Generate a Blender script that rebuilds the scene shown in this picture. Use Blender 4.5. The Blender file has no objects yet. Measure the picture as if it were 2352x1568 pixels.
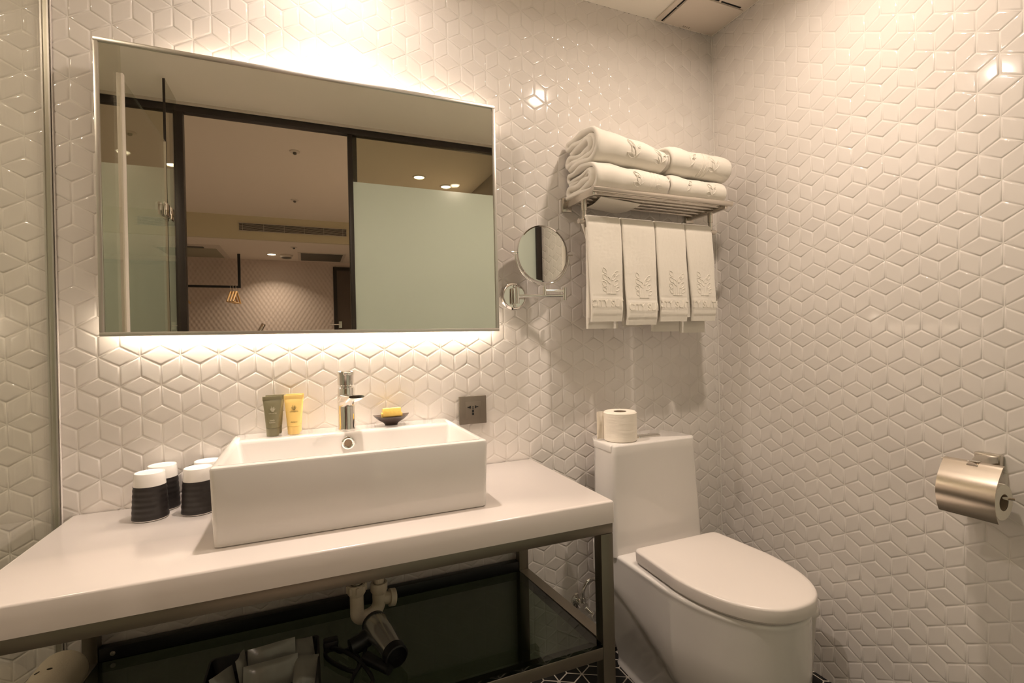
import bpy, bmesh, math, random
from mathutils import Matrix, Vector
random.seed(7)
PI = math.pi
SC = bpy.context.scene
COL = SC.collection
R = math.radians

# ------------------------------------------------------------------ camera, world, exposure, lights
cam_d = bpy.data.cameras.new('camera'); cam = bpy.data.objects.new('camera', cam_d); COL.objects.link(cam)
SC.camera = cam
cam_d.sensor_width = 36.0; cam_d.lens = 36.0 * 1132.47 / 2352.0; cam_d.clip_start = .02
yaw, pitch, roll = .3962, -.0021, -.0218
_f = Vector((math.sin(yaw) * math.cos(pitch), math.cos(yaw) * math.cos(pitch), math.sin(pitch)))
_r = Vector((math.cos(yaw), -math.sin(yaw), 0)); _u = _r.cross(_f)
_r2 = _r * math.cos(roll) + _u * math.sin(roll); _u2 = -_r * math.sin(roll) + _u * math.cos(roll)
cam.matrix_world = Matrix(((_r2.x, _u2.x, -_f.x, -1.422), (_r2.y, _u2.y, -_f.y, -1.403),
                           (_r2.z, _u2.z, -_f.z, 1.0384), (0, 0, 0, 1)))
wd = bpy.data.worlds.new('world'); SC.world = wd; wd.use_nodes = True
wd.node_tree.nodes['Background'].inputs[0].default_value = (1, .86, .74, 1)
wd.node_tree.nodes['Background'].inputs[1].default_value = .02
SC.view_settings.view_transform = 'Standard'; SC.view_settings.look = 'None'
SC.view_settings.gamma = 1; SC.view_settings.use_curve_mapping = False
SC.view_settings.exposure = 0.2
SC.cycles.max_bounces = 10; SC.cycles.transparent_max_bounces = 16; SC.cycles.glossy_bounces = 8

WARM = (1, .81, .66)
CEIL = 2.155; HCEIL = 2.39
def lamp(name, loc, power, size=.05, spread=130, color=WARM, rot=(0, 0, 0)):
    d = bpy.data.lights.new(name, 'AREA'); d.shape = 'DISK'; d.size = size; d.energy = power
    d.color = color; d.spread = R(spread)
    o = bpy.data.objects.new(name, d); COL.objects.link(o); o.location = loc; o.rotation_euler = rot
    return o
BATH_LAMPS = [(-.42, -.62, 5.4, 1.0, WARM), (-1.33, -.27, 3.0, 2.8, (1, .835, .72))]
SHOWER_LAMP = (-2.35, -.6, 4.5, WARM)
HALL_LAMPS = [(-.54, -2.69, 16.0), (-.27, -2.86, 16.0), (-2.3, -3.0, 16.0)]
for _x, _y, _p, _n, _c in BATH_LAMPS:
    lamp('downlight_beam', (_x, _y, CEIL - .012), _p, .055, 170, _c)     # wide spill of the diffuser
    lamp('downlight_beam', (_x, _y, CEIL - .013), _n, .055, 88, _c)      # narrow reflector beam
lamp('downlight_beam', (SHOWER_LAMP[0], SHOWER_LAMP[1], CEIL - .012), SHOWER_LAMP[2], .055, 150, SHOWER_LAMP[3])
for _x, _y, _p in HALL_LAMPS: lamp('downlight_beam', (_x, _y, HCEIL - .012), _p, .055, 120)
lamp('downlight_beam', (-1.781, -5.36, 2.15 - .012), 5.0, .055, 120)

# ------------------------------------------------------------------ materials
def mat(name, color, rough=.5, metal=0., spec=.5, coat=0., bump=None, emis=None, sheen=0., vary=None, trans=0., sss=0.):
    m = bpy.data.materials.new(name); m.use_nodes = True
    nt = m.node_tree; b = nt.nodes['Principled BSDF']
    b.inputs['Base Color'].default_value = (*color, 1); b.inputs['Roughness'].default_value = rough
    b.inputs['Metallic'].default_value = metal; b.inputs['Specular IOR Level'].default_value = spec
    b.inputs['Coat Weight'].default_value = coat; b.inputs['Coat Roughness'].default_value = .05
    b.inputs['Sheen Weight'].default_value = sheen; b.inputs['Transmission Weight'].default_value = trans
    b.inputs['Subsurface Weight'].default_value = sss; b.inputs['Subsurface Scale'].default_value = .01
    if emis:
        b.inputs['Emission Color'].default_value = (*emis[0], 1); b.inputs['Emission Strength'].default_value = emis[1]
    tc = None
    if bump or vary:
        tc = nt.nodes.new('ShaderNodeTexCoord')
    if bump:
        sc, st = bump[0], bump[1]; stretch = bump[2] if len(bump) > 2 else (1, 1, 1)
        mp = nt.nodes.new('ShaderNodeMapping'); mp.inputs['Scale'].default_value = stretch
        nt.links.new(tc.outputs['Object'], mp.inputs[0])
        n = nt.nodes.new('ShaderNodeTexNoise'); n.inputs['Scale'].default_value = sc; n.inputs['Detail'].default_value = 3
        nt.links.new(mp.outputs[0], n.inputs['Vector'])
        bp = nt.nodes.new('ShaderNodeBump'); bp.inputs['Strength'].default_value = st; bp.inputs['Distance'].default_value = .002
        nt.links.new(n.outputs[0], bp.inputs['Height']); nt.links.new(bp.outputs[0], b.inputs['Normal'])
    if vary:
        c2, sc = vary[0], vary[1]; stretch = vary[2] if len(vary) > 2 else (1, 1, 1)
        mp = nt.nodes.new('ShaderNodeMapping'); mp.inputs['Scale'].default_value = stretch
        nt.links.new(tc.outputs['Object'], mp.inputs[0])
        n = nt.nodes.new('ShaderNodeTexNoise'); n.inputs['Scale'].default_value = sc
        nt.links.new(mp.outputs[0], n.inputs['Vector'])
        mx = nt.nodes.new('ShaderNodeMix'); mx.data_type = 'RGBA'
        mx.inputs['A'].default_value = (*color, 1); mx.inputs['B'].default_value = (*c2, 1)
        nt.links.new(n.outputs[0], mx.inputs['Factor']); nt.links.new(mx.outputs['Result'], b.inputs['Base Color'])
    return m
def glass_mat(name, tint, rough=.0, ior=1.5):
    m = bpy.data.materials.new(name); m.use_nodes = True; nt = m.node_tree
    nt.nodes.remove(nt.nodes['Principled BSDF']); out = nt.nodes['Material Output']
    t = nt.nodes.new('ShaderNodeBsdfTransparent'); t.inputs[0].default_value = (*tint, 1)
    g = nt.nodes.new('ShaderNodeBsdfGlossy'); g.inputs['Roughness'].default_value = rough
    fr = nt.nodes.new('ShaderNodeFresnel'); fr.inputs[0].default_value = ior
    mx = nt.nodes.new('ShaderNodeMixShader')
    ge = nt.nodes.new('ShaderNodeNewGeometry'); io = nt.nodes.new('ShaderNodeMix'); io.inputs['A'].default_value = ior; io.inputs['B'].default_value = 1 / ior
    nt.links.new(ge.outputs['Backfacing'], io.inputs['Factor']); nt.links.new(io.outputs['Result'], fr.inputs[0])
    nt.links.new(fr.outputs[0], mx.inputs[0]); nt.links.new(t.outputs[0], mx.inputs[1]); nt.links.new(g.outputs[0], mx.inputs[2])
    nt.links.new(mx.outputs[0], out.inputs[0])
    return m
M = {}
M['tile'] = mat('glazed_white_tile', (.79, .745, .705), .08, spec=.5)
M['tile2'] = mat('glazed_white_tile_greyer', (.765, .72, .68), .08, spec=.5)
M['grout'] = mat('cream_grout', (.80, .76, .71), .8)
M['ftile'] = mat('black_floor_tile', (.008, .0075, .008), .35)
M['fgrout'] = mat('pale_floor_grout', (.62, .57, .50), .8)
M['paint'] = mat('cream_ceiling_paint', (.93, .88, .79), .7)
M['hpaint'] = mat('hall_ceiling_paint', (.88, .79, .69), .8)
M['hpaint2'] = mat('hall_bulkhead_paint', (.66, .59, .41), .8)
M['hwall'] = mat('hall_plain_wall', (.42, .36, .30), .8)
M['hfloor'] = mat('pale_hall_floor', (.34, .30, .26), .6)
M['porc'] = mat('white_porcelain', (.77, .735, .70), .08, coat=.4)
M['quartz'] = mat('white_solid_surface', (.73, .67, .63), .16, spec=.5)
M['seat'] = mat('white_seat_plastic', (.75, .69, .645), .3)
M['chrome'] = mat('chrome', (.85, .83, .80), .06, 1)
M['nickel'] = mat('brushed_nickel', (.64, .60, .54), .22, 1, bump=(500, .06, (.05, 1, 1)))
M['brushed'] = mat('brushed_steel_cover', (.74, .67, .58), .24, 1, bump=(700, .03, (1, .03, 1)))
M['bronze'] = mat('dark_bronze_steel', (.22, .195, .155), .32, .9, bump=(700, .03, (.03, 1, 1)))
M['alum'] = mat('satin_aluminium', (.70, .67, .63), .33, 1)
M['mirror'] = mat('silvered_glass', (.80, .80, .73), .0, 1)
M['smir'] = mat('shaving_mirror_glass', (.88, .88, .84), .0, 1)
M['frame'] = mat('dark_brown_frame', (.028, .021, .017), .42, .3)
M['glass'] = glass_mat('shower_glass', (.94, .94, .895))
M['clear'] = glass_mat('clear_partition_glass', (.80, .80, .72))
M['dglass'] = glass_mat('dark_tinted_glass', (.36, .41, .34))
M['frost'] = mat('frosted_glass', (.60, .68, .61), .22, spec=.35)
M['seal'] = mat('pale_seal_strip', (.80, .74, .70), .4)
M['terry'] = mat('cream_terry', (.93, .88, .79), 1, sheen=.4, bump=(1500, .55), sss=0)
M['terry2'] = mat('cream_woven_hem', (.91, .86, .76), .8, sheen=.2, bump=(1200, .5, (1, 1, .2)))
M['black'] = mat('black_rubber_sleeve', (.022, .018, .017), .42, bump=(40, .2))
M['cup'] = mat('white_glazed_cup', (.86, .83, .79), .15)
M['green'] = mat('olive_tube_plastic', (.20, .18, .105), .36)
M['yellow'] = mat('yellow_tube_plastic', (.88, .62, .21), .36)
M['ink'] = mat('dark_print', (.10, .07, .02), .6)
M['wink'] = mat('pale_print', (.60, .56, .44), .6)
M['dish'] = mat('dark_brown_ceramic', (.062, .043, .036), .33)
M['soap'] = mat('yellow_wrapped_soap', (.95, .66, .16), .2, bump=(60, .8), coat=.6)
M['socket'] = mat('bronze_grey_plate', (.19, .16, .125), .42, .3)
M['hole'] = mat('black_hole', (.004, .004, .004), .8)
M['paper'] = mat('toilet_tissue', (.87, .80, .70), 1, bump=(120, .5, (.15, .15, 1)))
M['card'] = mat('brown_cardboard', (.30, .22, .15), .9)
M['pvc'] = mat('cream_pvc', (.70, .62, .48), .4)
M['dryer'] = mat('dryer_silver', (.62, .63, .58), .22, .9)
M['bplast'] = mat('black_plastic', (.008, .008, .008), .4)
M['tray'] = mat('black_tray', (.007, .007, .006), .4)
M['sachet'] = mat('frosted_sachet', (.22, .215, .18), .25, spec=.7, bump=(25, .8))
M['mat'] = mat('beige_rubber_mat', (.56, .49, .36), .45, bump=(500, .35, (.4, 1, 1)))
M['slot'] = mat('dark_slot', (.03, .022, .012), .8)
M['binw'] = mat('white_bin_plastic', (.72, .68, .62), .3)
M['vent'] = mat('white_vent_plastic', (.72, .64, .55), .45)
M['door'] = mat('brown_wood_door', (.13, .092, .066), .5, vary=((.08, .055, .04), 8, (30, 30, 1)))
M['wood'] = mat('hanger_wood', (.62, .38, .15), .45)
M['glow'] = mat('lamp_glow', (1, .9, .75), .5, emis=((1, .88, .70), 22))
M['led'] = mat('mirror_led', (1, .9, .75), .5, emis=((1, .88, .74), 44))
M['led2'] = mat('mirror_led_top', (1, .9, .75), .5, emis=((1, .86, .72), 18))
M['hpanel'] = mat('hall_access_panel', (.40, .37, .28), .7)
M['grey'] = mat('grey_louvre', (.12, .11, .09), .6)

# hall feature wall: small relief cubes, procedural bump from a voronoi grid
def relief_mat():
    m = mat('embossed_wall_panel', (.66, .55, .48), .55); nt = m.node_tree; b = nt.nodes['Principled BSDF']
    tc = nt.nodes.new('ShaderNodeTexCoord'); mp = nt.nodes.new('ShaderNodeMapping'); mp.inputs['Scale'].default_value = (38, 1, 24)
    nt.links.new(tc.outputs['Object'], mp.inputs[0])
    sx = nt.nodes.new('ShaderNodeSeparateXYZ'); nt.links.new(mp.outputs[0], sx.inputs[0])
    def m_(op, a, b_):
        n = nt.nodes.new('ShaderNodeMath'); n.operation = op
        for i, v in enumerate((a, b_)):
            if v is None: continue
            if isinstance(v, (int, float)): n.inputs[i].default_value = v
            else: nt.links.new(v, n.inputs[i])
        return n.outputs[0]
    a = m_('SINE', m_('MULTIPLY', sx.outputs['X'], PI), None); c = m_('SINE', m_('MULTIPLY', sx.outputs['Z'], PI), None)
    h = m_('MULTIPLY', a, c)
    bp = nt.nodes.new('ShaderNodeBump'); bp.inputs['Distance'].default_value = .003; bp.inputs['Strength'].default_value = .8
    nt.links.new(h, bp.inputs['Height']); nt.links.new(bp.outputs[0], b.inputs['Normal'])
    return m
M['relief'] = relief_mat()

# ------------------------------------------------------------------ mesh helpers
def link(name, bm, m, parent=None, smooth=True, angle=38, kind=None):
    bmesh.ops.recalc_face_normals(bm, faces=bm.faces[:])
    me = bpy.data.meshes.new(name); bm.to_mesh(me); bm.free()
    ms = m if isinstance(m, (list, tuple)) else [m]
    for x in ms: me.materials.append(M[x])
    if smooth:
        me.polygons.foreach_set('use_smooth', [True] * len(me.polygons)); me.set_sharp_from_angle(angle=R(angle))
    o = bpy.data.objects.new(name, me); COL.objects.link(o)
    if parent is not None: o.parent = parent
    if kind: o['kind'] = kind
    return o
def tag(o, label, cat, group=None):
    o['label'] = label; o['category'] = cat
    if group: o['group'] = group
    return o
def thing(name, label, cat, loc=(0, 0, 0), group=None):
    o = bpy.data.objects.new(name, None); COL.objects.link(o); o.location = loc; o.empty_display_size = .05
    return tag(o, label, cat, group)
def struct(name, bm, m, parent=None, **k): return link(name, bm, m, parent, kind='structure', **k)
def NB(): return bmesh.new()
def merge(dst, src, mi=0):
    if mi:
        for f in src.faces: f.material_index = mi
    me = bpy.data.meshes.new('t'); src.to_mesh(me); src.free()
    dst.from_mesh(me); bpy.data.meshes.remove(me)
def box(bm, x0, x1, y0, y1, z0, z1, bev=0., seg=2, mtx=None, mi=0):
    b = bmesh.new(); r = bmesh.ops.create_cube(b, size=1)
    for v in b.verts:
        v.co = Vector(((x0 + x1) / 2 + v.co.x * (x1 - x0), (y0 + y1) / 2 + v.co.y * (y1 - y0), (z0 + z1) / 2 + v.co.z * (z1 - z0)))
    if bev: bmesh.ops.bevel(b, geom=b.edges[:], offset=bev, segments=seg, profile=.5, affect='EDGES')
    if mtx is not None: bmesh.ops.transform(b, matrix=mtx, verts=b.verts[:])
    merge(bm, b, mi); return bm
def loft(bm, rings, cap0=True, cap1=True, closed=True, loop=False):
    vs = [[bm.verts.new(p) for p in r] for r in rings]
    n = len(vs[0]); k = len(vs)
    for i in range(k - (0 if loop else 1)):
        a, b = vs[i], vs[(i + 1) % k]
        for j in range(n if closed else n - 1):
            j2 = (j + 1) % n
            try: bm.faces.new((a[j], a[j2], b[j2], b[j]))
            except ValueError: pass
    if not loop:
        if cap0: bm.faces.new(vs[0][::-1])
        if cap1: bm.faces.new(vs[-1])
    return bm
def frames(pts):
    pts = [Vector(p) for p in pts]; T = []
    for i in range(len(pts)):
        a = pts[max(i - 1, 0)]; b = pts[min(i + 1, len(pts) - 1)]; T.append((b - a).normalized())
    up = Vector((0, 0, 1)) if abs(T[0].z) < .9 else Vector((0, 1, 0))
    n = (up - T[0] * up.dot(T[0])).normalized(); out = []
    for p, t in zip(pts, T):
        n = (n - t * n.dot(t)).normalized(); out.append((p, t, n, t.cross(n)))
    return out
def tube(bm, pts, r, seg=16, cap=True):
    fr = frames(pts); rr = r if isinstance(r, (list, tuple)) else [r] * len(fr)
    loft(bm, [[p + (n * math.cos(2 * PI * j / seg) + b * math.sin(2 * PI * j / seg)) * q for j in range(seg)]
              for (p, t, n, b), q in zip(fr, rr)], cap, cap)
    return bm
def smooth_path(pts, n=8):
    pts = [Vector(p) for p in pts]; out = []
    for i in range(len(pts) - 1):
        p0 = pts[max(i - 1, 0)]; p1 = pts[i]; p2 = pts[i + 1]; p3 = pts[min(i + 2, len(pts) - 1)]
        for k in range(n):
            t = k / n
            out.append(.5 * ((2 * p1) + (p2 - p0) * t + (2 * p0 - 5 * p1 + 4 * p2 - p3) * t * t + (3 * p1 - p0 - 3 * p2 + p3) * t ** 3))
    out.append(pts[-1]); return out
def bend_path(pts, r, n=6):
    """polyline with rounded corners"""
    pts = [Vector(p) for p in pts]; out = [pts[0]]
    for i in range(1, len(pts) - 1):
        a = (pts[i - 1] - pts[i]).normalized(); b = (pts[i + 1] - pts[i]).normalized()
        p0 = pts[i] + a * r; p1 = pts[i] + b * r
        for k in range(n + 1):
            t = k / n; out.append(p0 * (1 - t) ** 2 + pts[i] * 2 * t * (1 - t) + p1 * t * t)
    out.append(pts[-1]); return out
def lathe(bm, prof, c=(0, 0, 0), axis='z', seg=32, cap0=True, cap1=True, mtx=None):
    b = bmesh.new()
    rings = [[Vector((r * math.cos(2 * PI * j / seg), r * math.sin(2 * PI * j / seg), h)) for j in range(seg)] for r, h in prof]
    loft(b, rings, cap0, cap1)
    if axis == 'y': bmesh.ops.transform(b, matrix=Matrix.Rotation(R(90), 4, 'X'), verts=b.verts[:])   # +h -> -y
    if axis == 'x': bmesh.ops.transform(b, matrix=Matrix.Rotation(R(-90), 4, 'Y'), verts=b.verts[:])  # +h -> -x
    bmesh.ops.translate(b, vec=Vector(c), verts=b.verts[:])
    if mtx is not None: bmesh.ops.transform(b, matrix=mtx, verts=b.verts[:])
    merge(bm, b); return bm
def rrect(x0, x1, y0, y1, r, z, n=5):
    out = []
    for cx, cy, a0 in ((x1 - r, y1 - r, 0), (x0 + r, y1 - r, 90), (x0 + r, y0 + r, 180), (x1 - r, y0 + r, 270)):
        for k in range(n + 1):
            a = R(a0 + 90 * k / n); out.append(Vector((cx + r * math.cos(a), cy + r * math.sin(a), z)))
    return out
def shift(o, v):
    o.location = Vector(v); return o
def kid(o, parent, loc):
    """children meshes are written in world coordinates: bring them under an Empty that stands at loc"""
    o.parent = parent; o.location = -Vector(loc); return o
class Thing:
    def __init__(s, name, label, cat, loc, group=None):
        s.root = thing(name, label, cat, loc, group); s.loc = Vector(loc)
    def part(s, name, bm, m, parent=None, **k):
        o = link(name, bm, m, **k)
        if parent is None: o.parent = s.root; o.location = -s.loc
        else: o.parent = parent
        return o
def text_bm(body, size, extrude, spacing=1.0, bold=0.):
    cu = bpy.data.curves.new('lettering', 'FONT'); cu.body = body; cu.size = size; cu.extrude = extrude
    cu.space_character = spacing; cu.offset = bold; cu.align_x = 'CENTER'; cu.resolution_u = 3
    o = bpy.data.objects.new('lettering', cu); COL.objects.link(o)
    dg = bpy.context.evaluated_depsgraph_get(); me = bpy.data.meshes.new_from_object(o.evaluated_get(dg))
    bm = bmesh.new(); bm.from_mesh(me); bpy.data.meshes.remove(me); bpy.data.objects.remove(o); bpy.data.curves.remove(cu)
    return bm
def xz(bm, loc, rot=0.):
    """stand a text mesh up, facing -y"""
    bmesh.ops.transform(bm, matrix=Matrix.Translation(Vector(loc)) @ Matrix.Rotation(rot, 4, 'Y') @ Matrix.Rotation(R(90), 4, 'X'), verts=bm.verts[:])
    return bm

# ------------------------------------------------------------------ rhombus tiled surfaces
A = .0462; PX = .08; PZ = .0692820 * 1.0072; AZ = PZ * 2 / 3
def tiled(name, u_rng, w_rng, u0, w0, mp, tile_m='tile', grout_m='grout', depth=.0014, gap=.0008, back=.05, tilt=.003,
          rings=((0., -1.), (.0007, -.60), (.0027, -.06), (.0035, 0.), (.0043, 0.))):
    """rhombille tiles as real relief; (u0,w0) is a six-pointed star; mp maps (u,w,h) to the room"""
    b = bmesh.new()
    i0 = int((u_rng[0] - u0) / PX) - 2; i1 = int((u_rng[1] - u0) / PX) + 2
    r0 = int((w_rng[0] - w0) / PZ) - 2; r1 = int((w_rng[1] - w0) / PZ) + 2
    up = Vector((0, AZ)); e = Vector((PX / 2, AZ / 2)); f = Vector((-PX / 2, AZ / 2))
    for r in range(r0, r1):
        for i in range(i0, i1):
            S = Vector((u0 + PX * (i + (.5 if r % 2 else 0)), w0 + PZ * r))
            quads = ((S, S + Vector((PX / 2, -AZ / 2)), S + Vector((PX, 0)), S + e), (S, S + e, S + e + up, S + up), (S, S + up, S + up + f, S + f))
            for qi, q in enumerate(quads):
                c = sum(q, Vector((0, 0))) / 4
                if not (u_rng[0] - .05 < c.x < u_rng[1] + .05 and w_rng[0] - .05 < c.y < w_rng[1] + .05): continue
                tx = random.gauss(0, tilt); ty = random.gauss(0, tilt); prev = None; base = .02
                for d, hh in rings:
                    s = 1 - (d + gap) / base
                    vs = []
                    for p in q:
                        v = c + (p - c) * s; dd = v - c
                        vs.append(b.verts.new((v.x, v.y, depth * hh + (dd.x * tx + dd.y * ty if hh > -.9 else 0))))
                    if prev:
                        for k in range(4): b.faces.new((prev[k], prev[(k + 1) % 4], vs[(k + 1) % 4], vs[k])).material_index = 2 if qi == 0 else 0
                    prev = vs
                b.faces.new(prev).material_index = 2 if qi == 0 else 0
    for co, no in (((u_rng[0], 0, 0), (-1, 0, 0)), ((u_rng[1], 0, 0), (1, 0, 0)), ((0, w_rng[0], 0), (0, -1, 0)), ((0, w_rng[1], 0), (0, 1, 0))):
        bmesh.ops.bisect_plane(b, geom=b.verts[:] + b.edges[:] + b.faces[:], plane_co=co, plane_no=no, clear_outer=True)
    nt = len(b.faces)
    box(b, u_rng[0], u_rng[1], w_rng[0], w_rng[1], -back, -depth * .97, mi=1)
    for v in b.verts: v.co = mp(v.co.x, v.co.y, v.co.z)
    me = bpy.data.meshes.new(name)
    bmesh.ops.recalc_face_normals(b, faces=b.faces[:]); 
    b.to_mesh(me); b.free()
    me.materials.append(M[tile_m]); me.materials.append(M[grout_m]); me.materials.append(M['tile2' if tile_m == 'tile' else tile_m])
    me.polygons.foreach_set('use_smooth', [True] * len(me.polygons)); me.set_sharp_from_angle(angle=R(60))
    o = bpy.data.objects.new(name, me); COL.objects.link(o); o['kind'] = 'structure'
    return o
XL = -2.80; YF = -1.337; W0 = 1.788
tiled('wall_back', (XL, 0), (0, CEIL), -1.9007, W0, lambda u, w, h: Vector((u, -h, w)))
tiled('wall_right', (YF - .04, 0), (0, CEIL), -.0192, W0 - .0007, lambda u, w, h: Vector((-h, u, w)))
tiled('wall_left', (YF - .04, 0), (0, CEIL), -.0192, W0, lambda u, w, h: Vector((XL + h, u, w)))
tiled('floor', (XL, 0), (YF - .04, 0), -.6533, -.069, lambda u, w, h: Vector((u, w, h)), 'ftile', 'fgrout', depth=.0003, gap=.0019, tilt=.001,
      rings=((0., -1.), (.0006, 0.), (.0012, 0.)))
b = NB(); tube(b, [(-.0012, -.0012, 0), (-.0012, -.0012, CEIL)], .0028, 8); struct('trim_7', b, 'grout')
b = NB(); box(b, XL, 0, YF - .04, 0, CEIL, CEIL + .05); struct('ceiling', b, 'paint', smooth=False)

# ------------------------------------------------------------------ hall beyond the partition (seen in the wall mirror)
HX0 = -4.3
b = NB(); box(b, HX0, .0, -5.85, YF - .04, -.05, -.001); struct('floor_hall', b, 'hfloor', smooth=False)
b = NB(); box(b, HX0, .0, -4.459, YF - .05, HCEIL, HCEIL + .05); struct('ceiling_hall', b, 'hpaint', smooth=False)
b = NB(); box(b, HX0, .0, -5.85, -4.509, 2.15, 2.20); struct('ceiling_far', b, 'hpaint', smooth=False)
b = NB(); box(b, HX0, .0, -4.509, -4.459, 2.15, HCEIL + .05); struct('trim_bulkhead', b, 'hpaint2', smooth=False)
b = NB(); box(b, HX0, -1.06, -5.85, -5.80, 0, 2.15); box(b, -1.06, 0, -5.85, -5.80, 2.085, 2.15); box(b, -.28, 0, -5.85, -5.80, 0, 2.085)
struct('wall_far', b, 'relief', smooth=False)
b = NB(); box(b, .0, .05, -5.85, YF - .04, 0, HCEIL); struct('wall_hall_right', b, 'hwall', smooth=False)
b = NB(); box(b, HX0 - .05, HX0, -5.85, YF - .04, 0, HCEIL); struct('wall_hall_left', b, 'hwall', smooth=False)
b = NB(); box(b, HX0, XL - .05, YF - .09, YF - .04, 0, HCEIL); box(b, XL - .05, 0, YF - .09, YF - .045, CEIL, HCEIL + .05)
struct('wall_front', b, 'hpaint', smooth=False)
# dark partition frame
b = NB(); box(b, XL, 0, YF - .035, YF + .005, 2.112, 2.146, .002); box(b, XL, 0, YF - .03, YF + .0, 2.146, 2.155)
struct('trim_1', b, 'frame')
b = NB(); box(b, XL, 0, YF + .006, YF + .012, 2.140, 2.155); struct('trim_2', b, 'alum')
b = NB(); box(b, -1.957, -1.918, YF - .035, YF + .006, 0, 2.112, .002); struct('trim_3', b, 'frame')
b = NB(); box(b, -1.203, -1.180, YF - .038, YF + .002, 0, 2.112, .002); struct('trim_4', b, 'frame')
b = NB(); box(b, -.040, -.0045, YF - .005, YF + .012, 0, 2.112, .002); struct('trim_6', b, 'frame')
# frosted sliding door on the right, fixed frosted pane behind the shower
def pane(name, x0, x1, y, zf, z1):
    b = NB(); box(b, x0, x1, y - .005, y + .005, .02, zf); o = struct(name, b, 'frost', smooth=False)
    b = NB(); box(b, x0, x1, y - .004, y + .004, zf, z1); g = struct('clear_pane', b, 'clear', smooth=False, parent=o)
    return o
d1 = pane('door_1', -1.180, -.004, YF - .012, 1.873, 2.112)
b = NB(); box(b, -1.178, -1.158, YF - .030, YF - .017, .02, 2.112); struct('door_stile', b, 'frame', parent=d1)
b = NB(); tube(b, bend_path([(-1.095, YF - .02, 1.52), (-1.095, YF - .06, 1.52), (-1.095, YF - .06, 1.45), (-1.06, YF - .06, 1.45)], .01), .006); struct('pull_handle', b, 'frame', parent=d1)
pane('window_1', XL, -1.957, YF - .012, 1.85, 2.112)
# far hall door
b = NB(); box(b, -1.06, -1.015, -5.84, -5.775, 0, 2.085); box(b, -1.015, -.28, -5.84, -5.775, 2.045, 2.085); box(b, -.32, -.28, -5.84, -5.775, 0, 2.045)
fr = struct('trim_5', b, 'frame')
b = NB(); box(b, -1.015, -.32, -5.835, -5.79, .0, 2.045); d2 = struct('door_2', b, 'door')
b = NB(); box(b, -1.00, -.96, -5.79, -5.783, 1.26, 1.35); tube(b, [(-.98, -5.785, 1.305), (-.98, -5.74, 1.305), (-1.115, -5.735, 1.305)], .009, 12); struct('lever_handle', b, 'chrome', parent=d2)

# ------------------------------------------------------------------ ceiling fixtures
def downlight(x, y, z, label, g=None, r=.034):
    t = Thing('ceiling_light', label, 'light', (x, y, z), g)
    b = NB(); lathe(b, [(r, -.001), (r + .014, -.001), (r + .012, -.006), (r + .002, -.008), (r, -.004)], (x, y, z), cap0=False, cap1=False); t.part('trim_ring', b, 'vent')
    b = NB(); lathe(b, [(r, -.0008), (r * .98, -.0035)], (x, y, z), seg=24); t.part('diffuser', b, 'glow')
downlight(-.42, -.62, CEIL, 'round recessed downlight in the bathroom ceiling above the toilet')
downlight(-1.33, -.27, CEIL, 'round recessed downlight in the bathroom ceiling above the washbasin')
downlight(-2.35, -.6, CEIL, 'round recessed downlight in the ceiling over the shower')
downlight(-.54, -2.69, HCEIL, 'lit round hall downlight alone, left of the brighter one, above the frosted glass', r=.04)
downlight(-.27, -2.86, HCEIL, 'lit round hall downlight of the glaring pair near the mirror right edge', r=.04)
downlight(-2.3, -3.0, HCEIL, 'lit round hall downlight seen through the glass beside the shower', r=.04)
downlight(-1.781, -5.33, 2.15, 'lit round downlight in the far low ceiling beside the round detector', r=.045)
for (x, y, z, lab) in ((-1.465, -2.443, HCEIL, 'small unlit round sprinkler rosette in the hall ceiling, nearest one'), (-1.489, -3.704, HCEIL, 'small unlit round sprinkler rosette in the hall ceiling near the bulkhead'), (-1.523, -4.793, 2.15, 'small round sprinkler rosette in the far low ceiling')):
    t = Thing('sprinkler', lab, 'sprinkler', (x, y, z))
    b = NB(); lathe(b, [(.0, 0), (.035, -.001), (.033, -.006), (.02, -.008)], (x, y, z), cap0=False); t.part('rosette', b, 'vent')
    b = NB(); lathe(b, [(.012, -.006), (.012, -.02), (.004, -.024)], (x, y, z), seg=16); t.part('nozzle', b, 'grey')
t = Thing('smoke_detector', 'round white detector on the far low ceiling beside the lit downlight', 'detector', (-1.62, -5.36, 2.15))
b = NB(); lathe(b, [(.075, -.001), (.075, -.015), (.055, -.035), (.02, -.04)], (-1.62, -5.36, 2.15)); t.part('body', b, 'vent')
b = NB(); lathe(b, [(.058, -.030), (.060, -.036), (.045, -.041)], (-1.62, -5.36, 2.15), cap0=False); t.part('grille_ring', b, 'grey')
# air grille on the bulkhead
t = Thing('air_grille', 'long dark slotted air grille on the olive hall bulkhead', 'vent', (-1.5, -4.457, 2.23))
b = NB(); box(b, -2.03, -.98, -4.4585, -4.456, 2.232, 2.312); t.part('dark_backing', b, 'hole')
b = NB()
for k in range(8): box(b, -2.03, -.98, -4.456, -4.448, 2.233 + k * .0108, 2.2365 + k * .0108)
for k in range(6): box(b, -2.0 + k * .196, -1.997 + k * .196, -4.4465, -4.444, 2.232, 2.312)
for x0, x1, z0, z1 in ((-2.034, -.976, 2.308, 2.314), (-2.034, -.976, 2.230, 2.234)): box(b, x0, x1, -4.456, -4.444, z0, z1)
t.part('louvre', b, 'alum')
t = Thing('access_panel', 'square grey-green access hatch in the far low ceiling at left', 'panel', (-2.5, -5.3, 2.15))
b = NB(); box(b, -2.78, -2.27, -5.72, -4.9, 2.143, 2.149); t.part('rim', b, 'vent')
b = NB(); box(b, -2.72, -2.33, -5.70, -5.1, 2.137, 2.1435); t.part('hatch', b, 'hpanel')
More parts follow.
